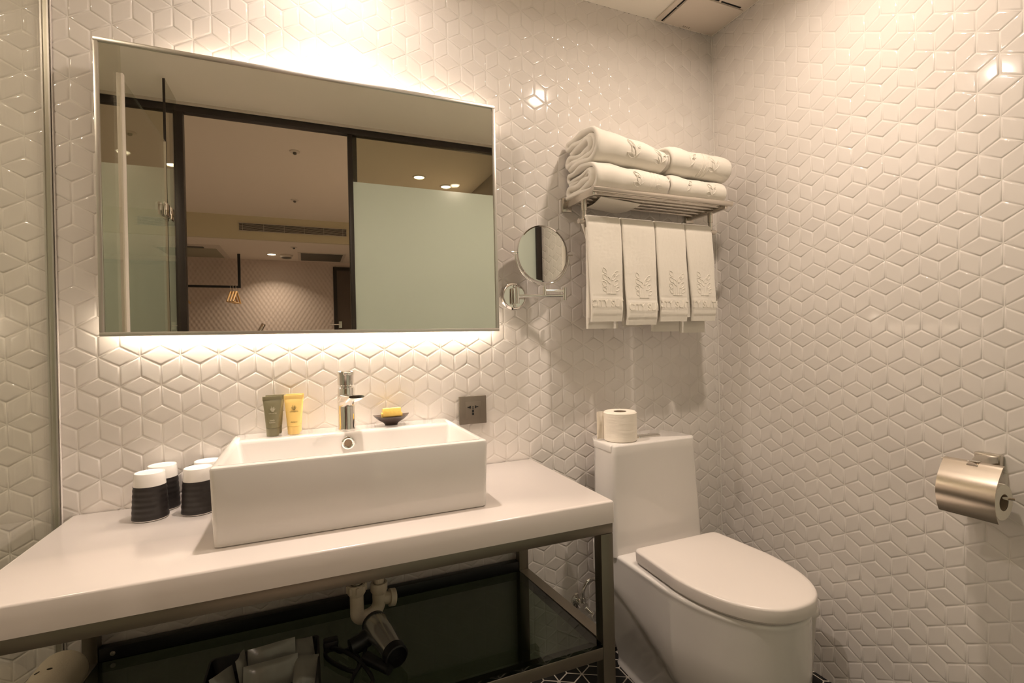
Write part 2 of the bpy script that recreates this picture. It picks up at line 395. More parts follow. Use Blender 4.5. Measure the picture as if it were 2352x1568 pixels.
b = NB(); box(b, -2.60, -2.44, -5.06, -5.0, 2.136, 2.1435); t.part('latch_slot', b, 'grey')
t = Thing('return_air_grille', 'wide grey return air grille in the far low ceiling at right', 'vent', (-1.2, -5.4, 2.15))
b = NB(); box(b, -1.49, -.94, -5.70, -5.10, 2.143, 2.149); t.part('rim', b, 'vent')
b = NB(); box(b, -1.455, -.975, -5.67, -5.13, 2.138, 2.1435); t.part('grille', b, 'grey')
# closet rail and hangers
t = Thing('clothes_rail', 'black square clothes rail hung from the far hall ceiling', 'clothes rail', (-2.14, -5.427, 2.15))
b = NB(); box(b, -2.158, -2.128, -5.44, -5.41, 1.74, 2.149); t.part('upright', b, 'bplast')
b = NB(); box(b, -3.5, -2.158, -5.44, -5.41, 1.74, 1.766); t.part('rail', b, 'bplast')
b = NB(); box(b, -3.53, -3.5, -5.44, -5.41, 1.74, 2.149); t.part('upright', b, 'bplast')
def hanger(x, rz, label, g):
    t = Thing('clothes_hanger', label, 'hanger', (x, -5.425, 1.76), g)
    loc = Vector((x, -5.425, 0))
    mt = Matrix.Translation(loc) @ Matrix.Rotation(R(rz), 4, 'Z')
    b = NB(); tube(b, bend_path([mt @ Vector((0, -.16, 1.565)), mt @ Vector((0, 0, 1.705)), mt @ Vector((0, .16, 1.565))], .03), .010, 10)
    tube(b, [mt @ Vector((0, -.16, 1.565)), mt @ Vector((0, .16, 1.565))], .007, 10); t.part('wooden_bow', b, 'wood')
    b = NB(); tube(b, smooth_path([mt @ Vector(q) for q in ((0, 0, 1.70), (0, 0, 1.726), (0, .021, 1.738), (0, .025, 1.758), (0, .016, 1.775), (0, -.004, 1.778), (0, -.024, 1.768))]), .0022, 8); t.part('hook', b, 'chrome')
for x, lab in ((-2.175, 'pale wooden clothes hanger nearest the black upright, first of the bunch'), (-2.205, 'pale wooden clothes hanger in the middle of the bunch on the black rail'), (-2.235, 'pale wooden clothes hanger farthest from the upright in the bunch')):
    hanger(x, 8, lab, 'wooden hangers bunched at the rail end')
hanger(-2.76, 30, 'pale wooden clothes hanger alone near the partition post, half hidden', None)
t = Thing('reading_lamp', 'small chrome cylinder spotlight tilted on the embossed wall above the mirror rim', 'wall lamp', (-1.93, -5.79, 1.20))
b = NB(); mt = Matrix.Translation(Vector((-1.94, -5.72, 1.26))) @ Matrix.Rotation(R(28), 4, 'Y'); lathe(b, [(.001, -.075), (.030, -.07), (.030, .06), (.026, .068), (.001, .07)], mtx=mt); t.part('lamp_head', b, 'chrome')
b = NB(); lathe(b, [(.001, 0), (.03, -.001), (.03, .012), (.001, .013)], (-1.90, -5.79, 1.19), 'y'); tube(b, [(-1.90, -5.79, 1.19), (-1.90, -5.73, 1.2), (-1.925, -5.72, 1.235)], .006, 10); t.part('arm', b, 'chrome')

# bathroom ceiling unit in the corner
t = Thing('ceiling_fan_panel', 'square cream ventilation panel with dark slots in the ceiling corner', 'vent', (-.13, -.09, CEIL))
b = NB(); box(b, -.268, -.012, -.215, -.010, CEIL - .007, CEIL - .001, .002); t.part('rim', b, 'vent')
b = NB(); box(b, -.240, -.022, -.163, -.018, CEIL - .011, CEIL - .0065, .0015); t.part('cover_plate', b, 'vent')
b = NB(); box(b, -.2495, -.2435, -.0915, -.018, CEIL - .0083, CEIL - .0065); box(b, -.2495, -.2435, -.163, -.0945, CEIL - .0083, CEIL - .0065)
box(b, -.125, -.040, -.171, -.166, CEIL - .0083, CEIL - .0065); box(b, -.215, -.135, -.171, -.166, CEIL - .0083, CEIL - .0065); t.part('air_slot', b, 'hole')
b = NB()
for k in range(2):
    for j, w in enumerate((.006, .004, .004, .005)): box(b, -.160 + j * .0085 + k * .001, -.160 + j * .0085 + w, -.0275 + k * .004, -.0262 + k * .004, CEIL - .0116, CEIL - .0108)
t.part('printed_mark', b, 'ink')

# ------------------------------------------------------------------ shower glass
t = Thing('shower_screen', 'fixed clear glass shower screen standing against the tiled wall at left', 'glass screen', (-1.94, -.3, 0))
b = NB(); box(b, -1.944, -1.936, -.575, -.004, .004, 2.150); t.part('glass_pane', b, 'glass', smooth=False)
b = NB(); box(b, -1.9475, -1.9445, -.006, -.0005, .002, 2.153); box(b, -1.9355, -1.9325, -.006, -.0005, .002, 2.153)
box(b, -1.9445, -1.9355, -.0035, -.0005, .002, 2.153); t.part('wall_channel', b, 'alum')
b = NB(); tube(b, [(-1.9300, -.002, .004), (-1.9300, -.002, 2.152)], .0016, 8); t.part('sealant_bead', b, 'seal')
b = NB(); box(b, -1.949, -1.931, -.592, -.576, .02, 1.90, .002); t.part('seal_strip', b, 'seal')
t = Thing('shower_door', 'frameless clear glass shower door with chrome hinge, seen in the mirror', 'glass door', (-1.94, -.85, 0))
b = NB(); box(b, -1.944, -1.936, -1.108, -.594, .02, 1.887); t.part('glass_leaf', b, 'glass', smooth=False)
for z in (.30, 1.598):
    b = NB(); box(b, -1.955, -1.9445, -1.10, -1.045, z - .026, z + .026, .003); box(b, -1.9355, -1.925, -1.10, -1.045, z - .026, z + .026, .003); t.part('hinge_plate', b, 'chrome')
b = NB(); box(b, -1.944, -1.936, -1.109, -1.1081, .02, 1.887); t.part('polished_edge', b, 'alum')
t = Thing('shower_side_panel', 'narrow full height clear glass panel beside the partition post', 'glass screen', (-1.94, -1.2, 0))
b = NB(); box(b, -1.944, -1.936, -1.303, -1.116, .004, 2.150); t.part('glass_pane', b, 'glass', smooth=False)
b = NB(); box(b, -1.9445, -1.9355, -1.1158, -1.113, .004, 2.150); t.part('dark_edge', b, 'frame')
for z in (.30, 1.598):
    b = NB(); box(b, -1.955, -1.9445, -1.175, -1.122, z - .026, z + .026, .003); box(b, -1.9355, -1.925, -1.175, -1.122, z - .026, z + .026, .003); t.part('hinge_plate', b, 'chrome')

# ------------------------------------------------------------------ wall mirror
MX0, MX1, MZ0, MZ1 = -1.841, -.8955, 1.067, 1.729
t = Thing('wall_mirror', 'large backlit rectangular mirror in a thin aluminium frame above the basin', 'mirror', (-1.37, 0, 1.067))
b = NB(); box(b, MX0 + .009, MX1 - .009, -.0475, -.040, MZ0 + .009, MZ1 - .009); t.part('mirror_glass', b, 'mirror', smooth=False)
b = NB()
for x0, x1, z0, z1 in ((MX0, MX1, MZ1 - .009, MZ1), (MX0, MX1, MZ0, MZ0 + .009), (MX0, MX0 + .009, MZ0 + .009, MZ1 - .009), (MX1 - .009, MX1, MZ0 + .009, MZ1 - .009)):
    box(b, x0, x1, -.052, -.030, z0, z1, .0012)
t.part('frame', b, 'alum')
b = NB(); box(b, MX0 + .03, MX1 - .03, -.0395, -.003, MZ0 + .045, MZ1 - .045); t.part('backing_box', b, 'seal')
b = NB(); box(b, MX0 + .035, MX1 - .03, -.022, -.008, MZ0 + .032, MZ0 + .0445); t.part('light_strip', b, 'led')
b = NB(); box(b, MX0 + .16, MX1 - .02, -.022, -.008, MZ1 - .0445, MZ1 - .032); t.part('light_strip', b, 'led2')

# ------------------------------------------------------------------ countertop, stand, basin
CT = .668
t = Thing('countertop', 'thick white solid surface countertop under the washbasin', 'countertop', (-1.35, -.22, CT - .052))
b = NB(); loft(b, [rrect(-1.912, -.780, -.452, -.003, .004, CT - .050), rrect(-1.912, -.780, -.452, -.003, .004, CT - .048), rrect(-1.912, -.780, -.452, -.003, .004, CT - .004), rrect(-1.9105, -.7815, -.4505, -.0035, .004, CT - .0012), rrect(-1.908, -.784, -.448, -.004, .004, CT)])
t.part('slab', b, 'quartz')
t = Thing('vanity_stand', 'dark bronze square tube vanity stand with a tinted glass shelf', 'vanity stand', (-1.35, -.22, 0))
def sq(x0, x1, y0, y1, z0, z1, name, m='bronze'):
    b = NB(); box(b, x0, x1, y0, y1, z0, z1, .0012); return t.part(name, b, m)
ZS = .345
for x0, x1 in ((-1.909, -1.881), (-.8125, -.7805)):
    sq(x0, x1, -.445, -.415, .001, CT - .076, 'leg')
sq(-1.890, -1.862, -.036, -.010, .001, CT - .076, 'leg'); sq(-.842, -.812, -.036, -.010, .001, CT - .076, 'leg')
sq(-1.909, -.7805, -.445, -.415, CT - .0755, CT - .0515, 'top_rail'); sq(-1.890, -.7805, -.036, -.010, CT - .0755, CT - .0515, 'top_rail')
sq(-1.890, -1.862, -.4145, -.0365, CT - .0755, CT - .0515, 'top_rail'); sq(-.842, -.812, -.4145, -.0365, CT - .0755, CT - .0515, 'top_rail')
sq(-1.8805, -.813, -.445, -.415, ZS - .036, ZS - .0085, 'shelf_rail')
sq(-1.8615, -.8425, -.034, -.012, ZS - .004, ZS + .026, 'shelf_rail', 'bplast')
b = NB(); loft(b, [[Vector(q) for q in ((-1.890, -.0365, z), (-1.862, -.0365, z), (-1.881, -.4145, z), (-1.909, -.4145, z))] for z in (ZS - .03, ZS)]); t.part('shelf_rail', b, 'bronze')
b = NB(); loft(b, [[Vector(q) for q in ((-.842, -.0365, z), (-.812, -.0365, z), (-.7815, -.4145, z), (-.811, -.4145, z))] for z in (ZS - .03, ZS)]); t.part('shelf_rail', b, 'bronze')
b = NB(); loft(b, [[Vector(q) for q in ((-1.8612, -.0345, z), (-.8428, -.0367, z), (-.8140, -.4440, z), (-1.8802, -.4440, z))] for z in (ZS - .0082, ZS - .0005)]); t.part('glass_shelf', b, 'dglass', smooth=False)
b = NB(); lathe(b, [(.001, 0), (.005, 0), (.005, .002), (.001, .003)], (-1.835, -.0345, ZS + .013), 'y', 16); t.part('screw', b, 'alum')

SX0, SX1, SY0, SY1, ST = -1.590, -1.050, -.362, -.004, .818
t = Thing('washbasin', 'white rectangular vessel washbasin on the countertop', 'basin', (-1.32, -.18, CT))
b = NB(); z0 = CT + .0005
o_ = lambda d, z, r=.010: rrect(SX0 + d, SX1 - d, SY0 + d, SY1 - d, r, z)
def inn(dx, yb, yf, z, r): return rrect(SX0 + dx, SX1 - dx, SY0 + yf, yb, r, z)
loft(b, [o_(.006, z0), o_(.004, z0 + .002), o_(.003, z0 + .03), o_(0, ST - .006), o_(.0015, ST - .0022), o_(.0055, ST),
         inn(.0130, -.104, .0140, ST, .008), inn(.0155, -.106, .0165, ST - .0022, .009), inn(.0175, -.108, .0185, ST - .008, .010),
         inn(.034, -.122, .030, ST - .085, .022), inn(.048, -.134, .044, ST - .103, .03), inn(.09, -.17, .09, ST - .109, .03)], True, True)
bowl = t.part('bowl', b, 'porc')
b = NB(); lathe(b, [(.0095, 0), (.0095, .0035), (.0125, .005), (.0155, .0035), (.0165, 0)], (-1.330, -.1125, .793), 'y', 32, False, False); ov = t.part('overflow_ring', b, 'chrome')
b = NB(); lathe(b, [(.0097, 0), (.0097, .001)], (-1.330, -.1125, .793), 'y', 24); t.part('overflow_hole', b, 'card', parent=ov)
b = NB(); lathe(b, [(.001, .0), (.022, 0), (.022, .003), (.014, .006), (.001, .006)], (-1.32, -.235, ST - .1088)); t.part('drain_plug', b, 'chrome')

# faucet
FX, FY = -1.328, -.054
t = Thing('faucet', 'chrome single lever basin faucet between the tubes and the soap', 'faucet', (FX, FY, ST))
b = NB(); lathe(b, [(.001, .0005), (.0225, .0005), (.0225, .004), (.0212, .008), (.0212, .105), (.0200, .108), (.001, .108)], (FX, FY, ST)); t.part('body', b, 'chrome')
b = NB()
rings = []
for k in range(13):
    s = k / 12; y = FY - .004 - s * .098; zt_ = ST + .092 + .004 * s; th = .030 * (1 - s) ** .8 + .0075; w = .0212 - .0035 * s ** 2; xo = .017 * s
    rings.append([Vector((FX + xo + w * math.copysign(abs(math.cos(a)) ** .75, math.cos(a)), y, zt_ - th / 2 + th / 2 * math.copysign(abs(math.sin(a)) ** .6, math.sin(a)))) for a in [2 * PI * j / 24 for j in range(24)]])
loft(b, rings); t.part('spout', b, 'chrome')
b = NB(); lathe(b, [(.001, .1085), (.0165, .1085), (.0165, .113), (.0205, .115), (.0205, .139), (.0225, .146), (.0225, .149), (.020, .1515), (.001, .152)], (FX, FY, ST))
box(b, FX - .009, FX + .009, FY - .062, FY - .014, ST + .143, ST + .149, .002); t.part('lever_handle', b, 'chrome')

# tubes of toiletries
def plant_logo(bm, cx, cz, y, s, r):
    for dx, hh, lean in ((-3, 5.5, -.5), (-1.8, 7, -.35), (-.8, 9.5, -.45), (.2, 7.6, .05), (1.2, 9.2, .4), (2.2, 7, .35), (3.2, 5.4, .5)):
        x0 = cx + dx * s * .55; x1 = cx + dx * s + lean * s * 2
        tube(bm, [(x0, y, cz), ((x0 + x1) / 2, y, cz + hh * s * .5), (x1, y, cz + hh * s)], r, 6)
        for q in (.45, .7, .95):
            px = x0 + (x1 - x0) * q; pz = cz + hh * s * q
            tube(bm, [(px, y, pz), (px + (1 if lean > 0 else -1) * s * .9, y, pz + s * 1.2)], r * .9, 6)
def make_tube(x, y, color, label, g, lines, rz=0, front=True):
    t = Thing('toiletry_tube', label, 'tube', (x, y, ST), g); z = ST + .0006
    b = NB()
    prof = [(0, .0135, .0130), (.003, .0142, .0138), (.0195, .0146, .0142)]
    loft(b, [[Vector((x + a * math.cos(q), y + c * math.sin(q), z + h)) for q in [2 * PI * j / 28 for j in range(28)]] for h, a, c in prof]); t.part('cap', b, color)
    b = NB(); rings = []
    for k in range(15):
        s = k / 14; h = .0202 + s * .0665; a = .0150 + .0058 * s ** 1.1; c = .0150 * (1 - s) ** .62 + .0010
        e = 1 - .25 * s
        rings.append([Vector((x + a * math.cos(q), y + c * math.copysign(abs(math.sin(q)) ** e, math.sin(q)), z + h)) for q in [2 * PI * j / 28 for j in range(28)]])
    loft(b, rings); body = t.part('tube_body', b, color)
    b = NB(); box(b, x - .0213, x + .0213, y - .0013, y + .0013, z + .0865, z + .0965, .0004); t.part('crimped_end', b, color)
    if front:
        ink = 'ink' if color == 'yellow' else 'wink'
        b = NB(); plant_logo(b, x + .001, z + .060, y - .0115, .0012, .00028)
        bmesh.ops.rotate(b, cent=Vector((x, y - .0115, z + .06)), matrix=Matrix.Rotation(R(-12), 3, 'X'), verts=b.verts[:]); t.part('printed_logo', b, ink, parent=body)
        for s_, dz, dx, size in lines:
            b = NB(); c = text_bm(s_, size, .0002); s = (dz - .0202) / .0665; yy = y - (.0150 * (1 - max(0, s)) ** .62 + .0010) - .0002
            xz(c, (x + dx, yy, z + dz)); merge(b, c)
            t.part('printed_text', b, ink, parent=body)
make_tube(-1.5005, -.064, 'green', 'olive green lotion tube standing on its cap, in front of its twin', None, [('body', .0375, .0, .0055), ('lotion', .0325, .0, .0055), ('CITY SUITES', .0545, .001, .0032)])
make_tube(-1.4960, -.030, 'green', 'olive green tube behind the other olive tube, against the wall', None, [], front=False)
make_tube(-1.4535, -.062, 'yellow', 'yellow shampoo tube standing on its cap, in front of its twin', None, [('CITY SUITES', .0550, .001, .0036), ('shampoo', .0300, .001, .0042)])
make_tube(-1.4505, -.030, 'yellow', 'yellow tube mostly hidden behind the other yellow tube', None, [], front=False)

# soap dish and soap
DX, DY = -1.214, -.052
t = Thing('soap_dish', 'dark brown boat shaped ceramic soap dish on the basin deck', 'soap dish', (DX, DY, ST))
b = NB(); rings = []
for h, a, c, f in ((.0006, .0175, .012, 0), (.003, .0165, .011, 0), (.008, .021, .014, 0), (.015, .034, .024, .1), (.022, .0435, .030, .5), (.0255, .0475, .032, 1), (.0245, .044, .029, 1), (.0185, .030, .020, .3), (.014, .012, .008, 0)):
    ring = []
    for j in range(40):
        q = 2 * PI * j / 40; cx = math.cos(q); ring.append(Vector((DX + a * math.copysign(abs(cx) ** .9, cx), DY + c * math.sin(q) * (1 - .25 * f * abs(cx) ** 3), ST + h + f * .004 * (abs(cx) ** 4))))
    rings.append(ring)
loft(b, rings); t.part('bowl', b, 'dish')
t = Thing('soap_bar', 'yellow wrapped soap bar lying in the dark soap dish', 'soap', (DX, DY, ST + .02))
b = NB(); box(b, DX - .0235, DX + .0255, DY - .016, DY + .016, ST + .0215, ST + .0455, .003, 3, Matrix.Translation(Vector((DX, DY, ST + .02))) @ Matrix.Rotation(R(-12), 4, 'X') @ Matrix.Translation(-Vector((DX, DY, ST + .02)))); t.part('bar', b, 'soap')
b = NB(); box(b, DX - .0265, DX - .0228, DY - .012, DY + .012, ST + .022, ST + .034, .001); t.part('wrapper_end', b, 'soap')
b = NB(); box(b, DX + .0248, DX + .0285, DY - .012, DY + .012, ST + .022, ST + .034, .001); t.part('wrapper_end', b, 'soap')

# socket
t = Thing('power_socket', 'square bronze grey universal power socket on the tiled wall right of the basin', 'socket', (-.968, 0, .835))
b = NB(); box(b, -1.010, -.9265, -.0085, -.0005, .7935, .876, .0012); t.part('plate', b, 'socket')
b = NB(); box(b, -.9925, -.9440, -.0095, -.0087, .811, .8595, .0004); t.part('insert', b, 'socket')
b = NB(); yy = -.0101
for x0, x1, z0, z1 in ((-.9860, -.9775, .8425, .8455), (-.9795, -.9755, .8400, .8480), (-.9608, -.9523, .8425, .8455), (-.9628, -.9588, .8400, .8480), (-.9710, -.9672, .8425, .8460), (-.9708, -.9674, .8380, .8410), (-.9722, -.9660, .8290, .8360), (-.9722, -.9660, .8200, .8270)):
    box(b, x0, x1, yy, -.0094, z0, z1, .0004)
t.part('pin_hole', b, 'hole')

# cups
def make_cup(x, y, label):
    t = Thing('tumbler', label, 'cup', (x, y, CT)); z = CT + .0008
    b = NB(); lathe(b, [(.0315, 0), (.0332, .0006), (.0336, .002), (.0290, .086), (.0279, .0990), (.0274, .1000), (.0262, .1003), (.0250, .0996), (.0240, .0988), (.001, .0988)], (x, y, z), seg=48, cap0=True); t.part('cup_body', b, 'cup')
    prof = []
    for k in range(29):
        s = k / 28; h = .0025 + s * .0700; r = .0336 - (.0336 - .0290) * (h / .0860) + .0007 + .00035 * math.sin(s * 2 * PI * 6)
        prof.append((r, h))
    b = NB(); lathe(b, [(.0325, .0024)] + prof + [(.0292, .0727)], (x, y, z), seg=48, cap0=False, cap1=False); t.part('black_sleeve', b, 'black')
make_cup(-1.7425, -.1015, 'upturned black and white tumbler, front left one of four by the basin')
make_cup(-1.7345, -.0350, 'upturned black and white tumbler behind the front left one')
make_cup(-1.6515, -.1035, 'upturned black and white tumbler at front touching the basin side')
make_cup(-1.6435, -.0360, 'white base of the rear tumbler mostly hidden behind the basin corner')

# ------------------------------------------------------------------ pipes under the basin
t = Thing('drain_trap', 'cream plastic drain trap hanging below the countertop', 'drain pipe', (-1.32, -.20, CT))
TY = -.165
b = NB(); tube(b, [(-1.322, TY, CT - .053), (-1.322, TY, .450)], .0130, 20); t.part('chrome_tailpiece', b, 'chrome')
b = NB(); tube(b, bend_path([(-1.322, TY, .442), (-1.322, TY, .380), (-1.290, TY + .01, .375), (-1.268, TY + .015, .390), (-1.268, TY + .015, .428)], .016), .0160, 20); t.part('trap_body', b, 'pvc')
b = NB(); lathe(b, [(.015, .464), (.0205, .464), (.0215, .461), (.0215, .444), (.0170, .437)], (-1.322, TY, 0), seg=24, cap0=False, cap1=False)
for q in range(8): box(b, -1.322 + .021 * math.cos(q * PI / 4) - .003, -1.322 + .021 * math.cos(q * PI / 4) + .003, TY + .021 * math.sin(q * PI / 4) - .003, TY + .021 * math.sin(q * PI / 4) + .003, .446, .462, .001)
t.part('slip_nut', b, 'pvc')
b = NB(); lathe(b, [(.014, .450), (.0195, .450), (.0205, .447), (.0205, .431), (.0165, .424)], (-1.268, TY + .015, 0), seg=24, cap0=False, cap1=False); t.part('slip_nut', b, 'pvc')
b = NB(); tube(b, [(-1.268, TY + .015, .430), (-1.268, TY + .015, CT - .053)], .0125, 20); t.part('riser_pipe', b, 'pvc')
b = NB(); tube(b, [(-1.268, TY + .015, .410), (-1.243, TY + .018, .405)], .0145, 20); tube(b, [(-1.243, TY + .018, .405), (-1.230, TY + .02, .403)], .0205, 20); t.part('cleanout_cap', b, 'pvc')

# hair dryer
t = Thing('hair_dryer', 'black hair dryer with a silver barrel lying on the glass shelf', 'hair dryer', (-1.27, -.28, ZS))
def cone(bm, p0, p1, prof, seg=28):
    p0 = Vector(p0); d = (Vector(p1) - p0); L = d.length; q = d.normalized().to_track_quat('Z', 'Y').to_matrix().to_4x4()
    lathe(bm, [(r, h * L) for r, h in prof], seg=seg, mtx=Matrix.Translation(p0) @ q)
P0 = (-1.287, -.214, .384); P1 = (-1.262, -.318, .374)
b = NB(); cone(b, P0, P1, [(.027, 0), (.030, .04), (.0275, .5), (.023, 1.0)]); t.part('barrel', b, 'dryer')
b = NB(); cone(b, P0, P1, [(.001, -.14), (.018, -.14), (.029, -.05), (.0305, .04)]); t.part('rear_grille', b, 'bplast')
b = NB(); cone(b, P0, P1, [(.023, 1.0), (.0255, 1.02), (.0245, 1.20), (.0215, 1.21), (.020, 1.05), (.001, 1.05)]); t.part('nozzle', b, 'bplast')
b = NB(); tube(b, [(-1.290, -.225, .372), (-1.325, -.245, .366), (-1.345, -.250, .364)], [.020, .0185, .0175], 18); t.part('handle', b, 'bplast')
b = NB(); zc = ZS + .0055
tube(b, smooth_path([(-1.345, -.25, .364), (-1.365, -.235, zc + .001), (-1.385, -.205, zc), (-1.396, -.235, zc), (-1.370, -.285, zc), (-1.340, -.315, zc), (-1.330, -.285, zc + .006), (-1.345, -.235, zc + .006), (-1.328, -.215, zc + .006), (-1.312, -.245, zc + .008), (-1.325, -.300, zc + .008), (-1.350, -.345, zc), (-1.335, -.375, zc), (-1.310, -.360, zc), (-1.330, -.30, zc + .01), (-1.362, -.250, zc + .012), (-1.384, -.222, zc + .008)]), .0042, 10)
cd = t.part('cord', b, 'bplast')
b = NB(); box(b, -1.40, -1.368, -.222, -.196, ZS + .002, ZS + .026, .004); t.part('plug', b, 'bplast', parent=cd)
b = NB(); tube(b, [(-1.315, -.292, ZS + .014), (-1.275, -.352, ZS + .012)], [.013, .010], 12); t.part('concentrator', b, 'bplast')

# tray with sachets
t = Thing('amenity_tray', 'black rectangular tray on the tinted glass shelf', 'tray', (-1.515, -.30, ZS))
TX0, TX1, TY0, TY1 = -1.622, -1.408, -.395, -.193; tz = ZS + .0006
b = NB(); loft(b, [rrect(TX0 + .01, TX1 - .01, TY0 + .01, TY1 - .01, .008, tz), rrect(TX0, TX1, TY0, TY1, .012, tz + .034), rrect(TX0 + .004, TX1 - .004, TY0 + .004, TY1 - .004, .010, tz + .034), rrect(TX0 + .013, TX1 - .013, TY0 + .013, TY1 - .013, .007, tz + .004)])
t.part('tray_body', b, 'tray')
def sachet(x, y, z, w, h, lean, rz, label):
    t = Thing('sachet', label, 'sachet', (x, y, z)); b = NB(); n = 9; G = []
    mt = Matrix.Translation(Vector((x, y, z))) @ Matrix.Rotation(R(rz), 4, 'Z') @ Matrix.Rotation(R(lean), 4, 'X')
    for side in (1, -1):
        rows = []
        for i in range(n):
            row = []
            for j in range(n):
                u = i / (n - 1) * 2 - 1; v = j / (n - 1); puff = .006 * (1 - u ** 4) * (1 - (2 * v - 1) ** 4) + .0006
                row.append(b.verts.new(mt @ Vector((u * w / 2, side * puff + .004 * math.sin(u * 2.2), v * h))))
            rows.append(row)
        for i in range(n - 1):
            for j in range(n - 1): b.faces.new((rows[i][j], rows[i + 1][j], rows[i + 1][j + 1], rows[i][j + 1]))
        G.append(rows)
    for i in range(n - 1):
        for j in (0, n - 1): b.faces.new((G[0][i][j], G[0][i + 1][j], G[1][i + 1][j], G[1][i][j]))
    for j in range(n - 1):
        for i in (0, n - 1): b.faces.new((G[0][i][j], G[0][i][j + 1], G[1][i][j + 1], G[1][i][j]))
    t.part('pouch', b, 'sachet')
sachet(-1.500, -.262, tz + .006, .090, .062, -18, 4, 'frosted amenity sachet standing at the back middle of the black tray')
sachet(-1.500, -.300, tz + .006, .100, .050, -25, 2, 'frosted amenity sachet leaning in front of the tall middle one')
sachet(-1.578, -.300, tz + .006, .050, .052, -20, 40, 'frosted sachet turned sideways at the left of the black tray')
sachet(-1.548, -.272, tz + .006, .040, .064, -10, 65, 'narrow frosted sachet between the left and middle sachets in the tray')
sachet(-1.438, -.262, tz + .010, .046, .060, -55, 8, 'frosted sachet lying back at the right rear of the black tray')
sachet(-1.438, -.322, tz + .010, .046, .058, -60, -6, 'frosted sachet lying back at the right front of the black tray')

# rolled bath mat
t = Thing('rolled_bath_mat', 'rolled beige bath mat with small dark holes at the left end of the stand', 'bath mat', (-1.895, -.3, .395))
MXc, MZc, mr = -1.889, .3885, .0425
b = NB()
prof = [(.001, 0), (.024, .001), (.036, .005), (.0415, .014), (mr, .026), (mr, .245), (.036, .251), (.001, .252)]
lathe(b, prof, (MXc, -.112, MZc), 'y', 40); roll_ = t.part('mat_roll', b, 'mat')
for k, a in enumerate((138, 112, 86)):
    for yy in (-.190, -.26, -.33):
        b = NB()
        d = Vector((math.cos(R(a)), 0, math.sin(R(a)))); c = Vector((MXc, yy, MZc)) + d * (mr + .0002)
        tt = Vector((-d.z, 0, d.x)); n0 = [c + (tt * math.cos(q) * .0045 + Vector((0, 1, 0)) * math.sin(q) * .0030) for q in [2 * PI * j / 12 for j in range(12)]]
        loft(b, [n0, [p + d * .0004 for p in n0]]); t.part('drain_hole', b, 'slot', parent=roll_)

# ------------------------------------------------------------------ toilet
t = Thing('toilet', 'white one piece toilet with closed lid beside the vanity', 'toilet', (-.45, -.40, 0))
def side_outline(xc, W, yb, y0, yf, Wb=None, rb=.03, n=64, p=1.0):
    """closed outline: front ellipse from y0 to yf, straight sides back to yb with rounded corners"""
    Wb = W if Wb is None else Wb; out = []
    nf = n // 2
    for k in range(nf + 1):
        a = PI * k / nf   # from +x side round the front to -x side
        out.append((xc + W / 2 * math.copysign(abs(math.cos(a)) ** p, math.cos(a)), y0 - (y0 - yf) * math.sin(a)))
    ns = n // 6
    for k in range(1, ns):
        s = k / ns; out.append((xc - (W / 2 + (Wb / 2 - W / 2) * s), y0 + (yb - rb - y0) * s))
    for k in range(7):
        a = R(180 - 90 * k / 6); out.append((xc - Wb / 2 + rb + rb * math.cos(a), yb - rb + rb * math.sin(a)))
    for k in range(7):
        a = R(90 - 90 * k / 6); out.append((xc + Wb / 2 - rb + rb * math.cos(a), yb - rb + rb * math.sin(a)))
    for k in range(1, ns):
        s = 1 - k / ns; out.append((xc + (W / 2 + (Wb / 2 - W / 2) * s), y0 + (yb - rb - y0) * s))
    return out
DZ = .412; rings = []
lv = [0, .004, .012, .03] + [.03 + .37 * k / 40 for k in range(1, 41)]
for z in lv:
    s = z / .40; k = min(1, s / .75); k = k * k * (3 - 2 * k)
    W = .215 + (.322 - .215) * k; Wb = .185 + (.322 - .185) * min(1, s / .80) ** 1.2; yf = -.585 - (.652 - .585) * k; xc = -.4335 - .014 * k
    if z < .01: W += .012; Wb += .012; yf -= .006
    o = side_outline(xc, W, -.055, -.395, yf, Wb, .03, p=.9)
    ring = []
    for x, y in o:
        zc = .315 - max(0, (-.10 - y)) ** 1.9 * 1.35 if y > -.60 else 0
        d = max(0., min(1., (zc - z) / .012)); d = d * d * (3 - 2 * d)
        edge = max(0, min(1, (abs(x - xc) - .05) / .04)) * max(0, min(1, (y + .54) / .05))
        ring.append(Vector((x - math.copysign(.006 * d * edge, x - xc), y, z)))
    rings.append(ring)
def lay(z, d): return [Vector((x, y, z)) for x, y in side_outline(-.4475, .324 - d, -.055, -.398, -.653 + d / 2, .322 - d, .03, p=.9)]
rings += [lay(DZ - .008, 0), lay(DZ - .003, .003), lay(DZ, .012), lay(DZ, .08)]
b = NB(); loft(b, rings); t.part('bowl', b, 'porc', angle=50)
TZ = .728
def tank_o(x0, x1, yf, yb, z, r=.014, ch=.03):
    out = []
    for cx, cy, a0 in ((x0 + r, yf + r, 180), (x1 - r, yf + r, 270)):
        for k in range(6): a = R(a0 + 18 * k); out.append(Vector((cx + r * math.cos(a), cy + r * math.sin(a), z)))
    for cx, cy in ((x1 - .004, yb - .05), (x1 - ch, yb), (x0 + ch, yb), (x0 + .004, yb - .05)): out.append(Vector((cx, cy, z)))
    return out
b = NB(); loft(b, [tank_o(-.617, -.291, -.208, -.055, DZ - .006, .014), tank_o(-.616, -.293, -.206, -.055, DZ + .06, .014), tank_o(-.612, -.309, -.2045, -.055, TZ - .030), tank_o(-.612, -.309, -.2045, -.055, TZ - .006), tank_o(-.611, -.310, -.2035, -.056, TZ - .0022), tank_o(-.608, -.313, -.2005, -.058, TZ - .0006)]); t.part('tank', b, 'porc', angle=50)
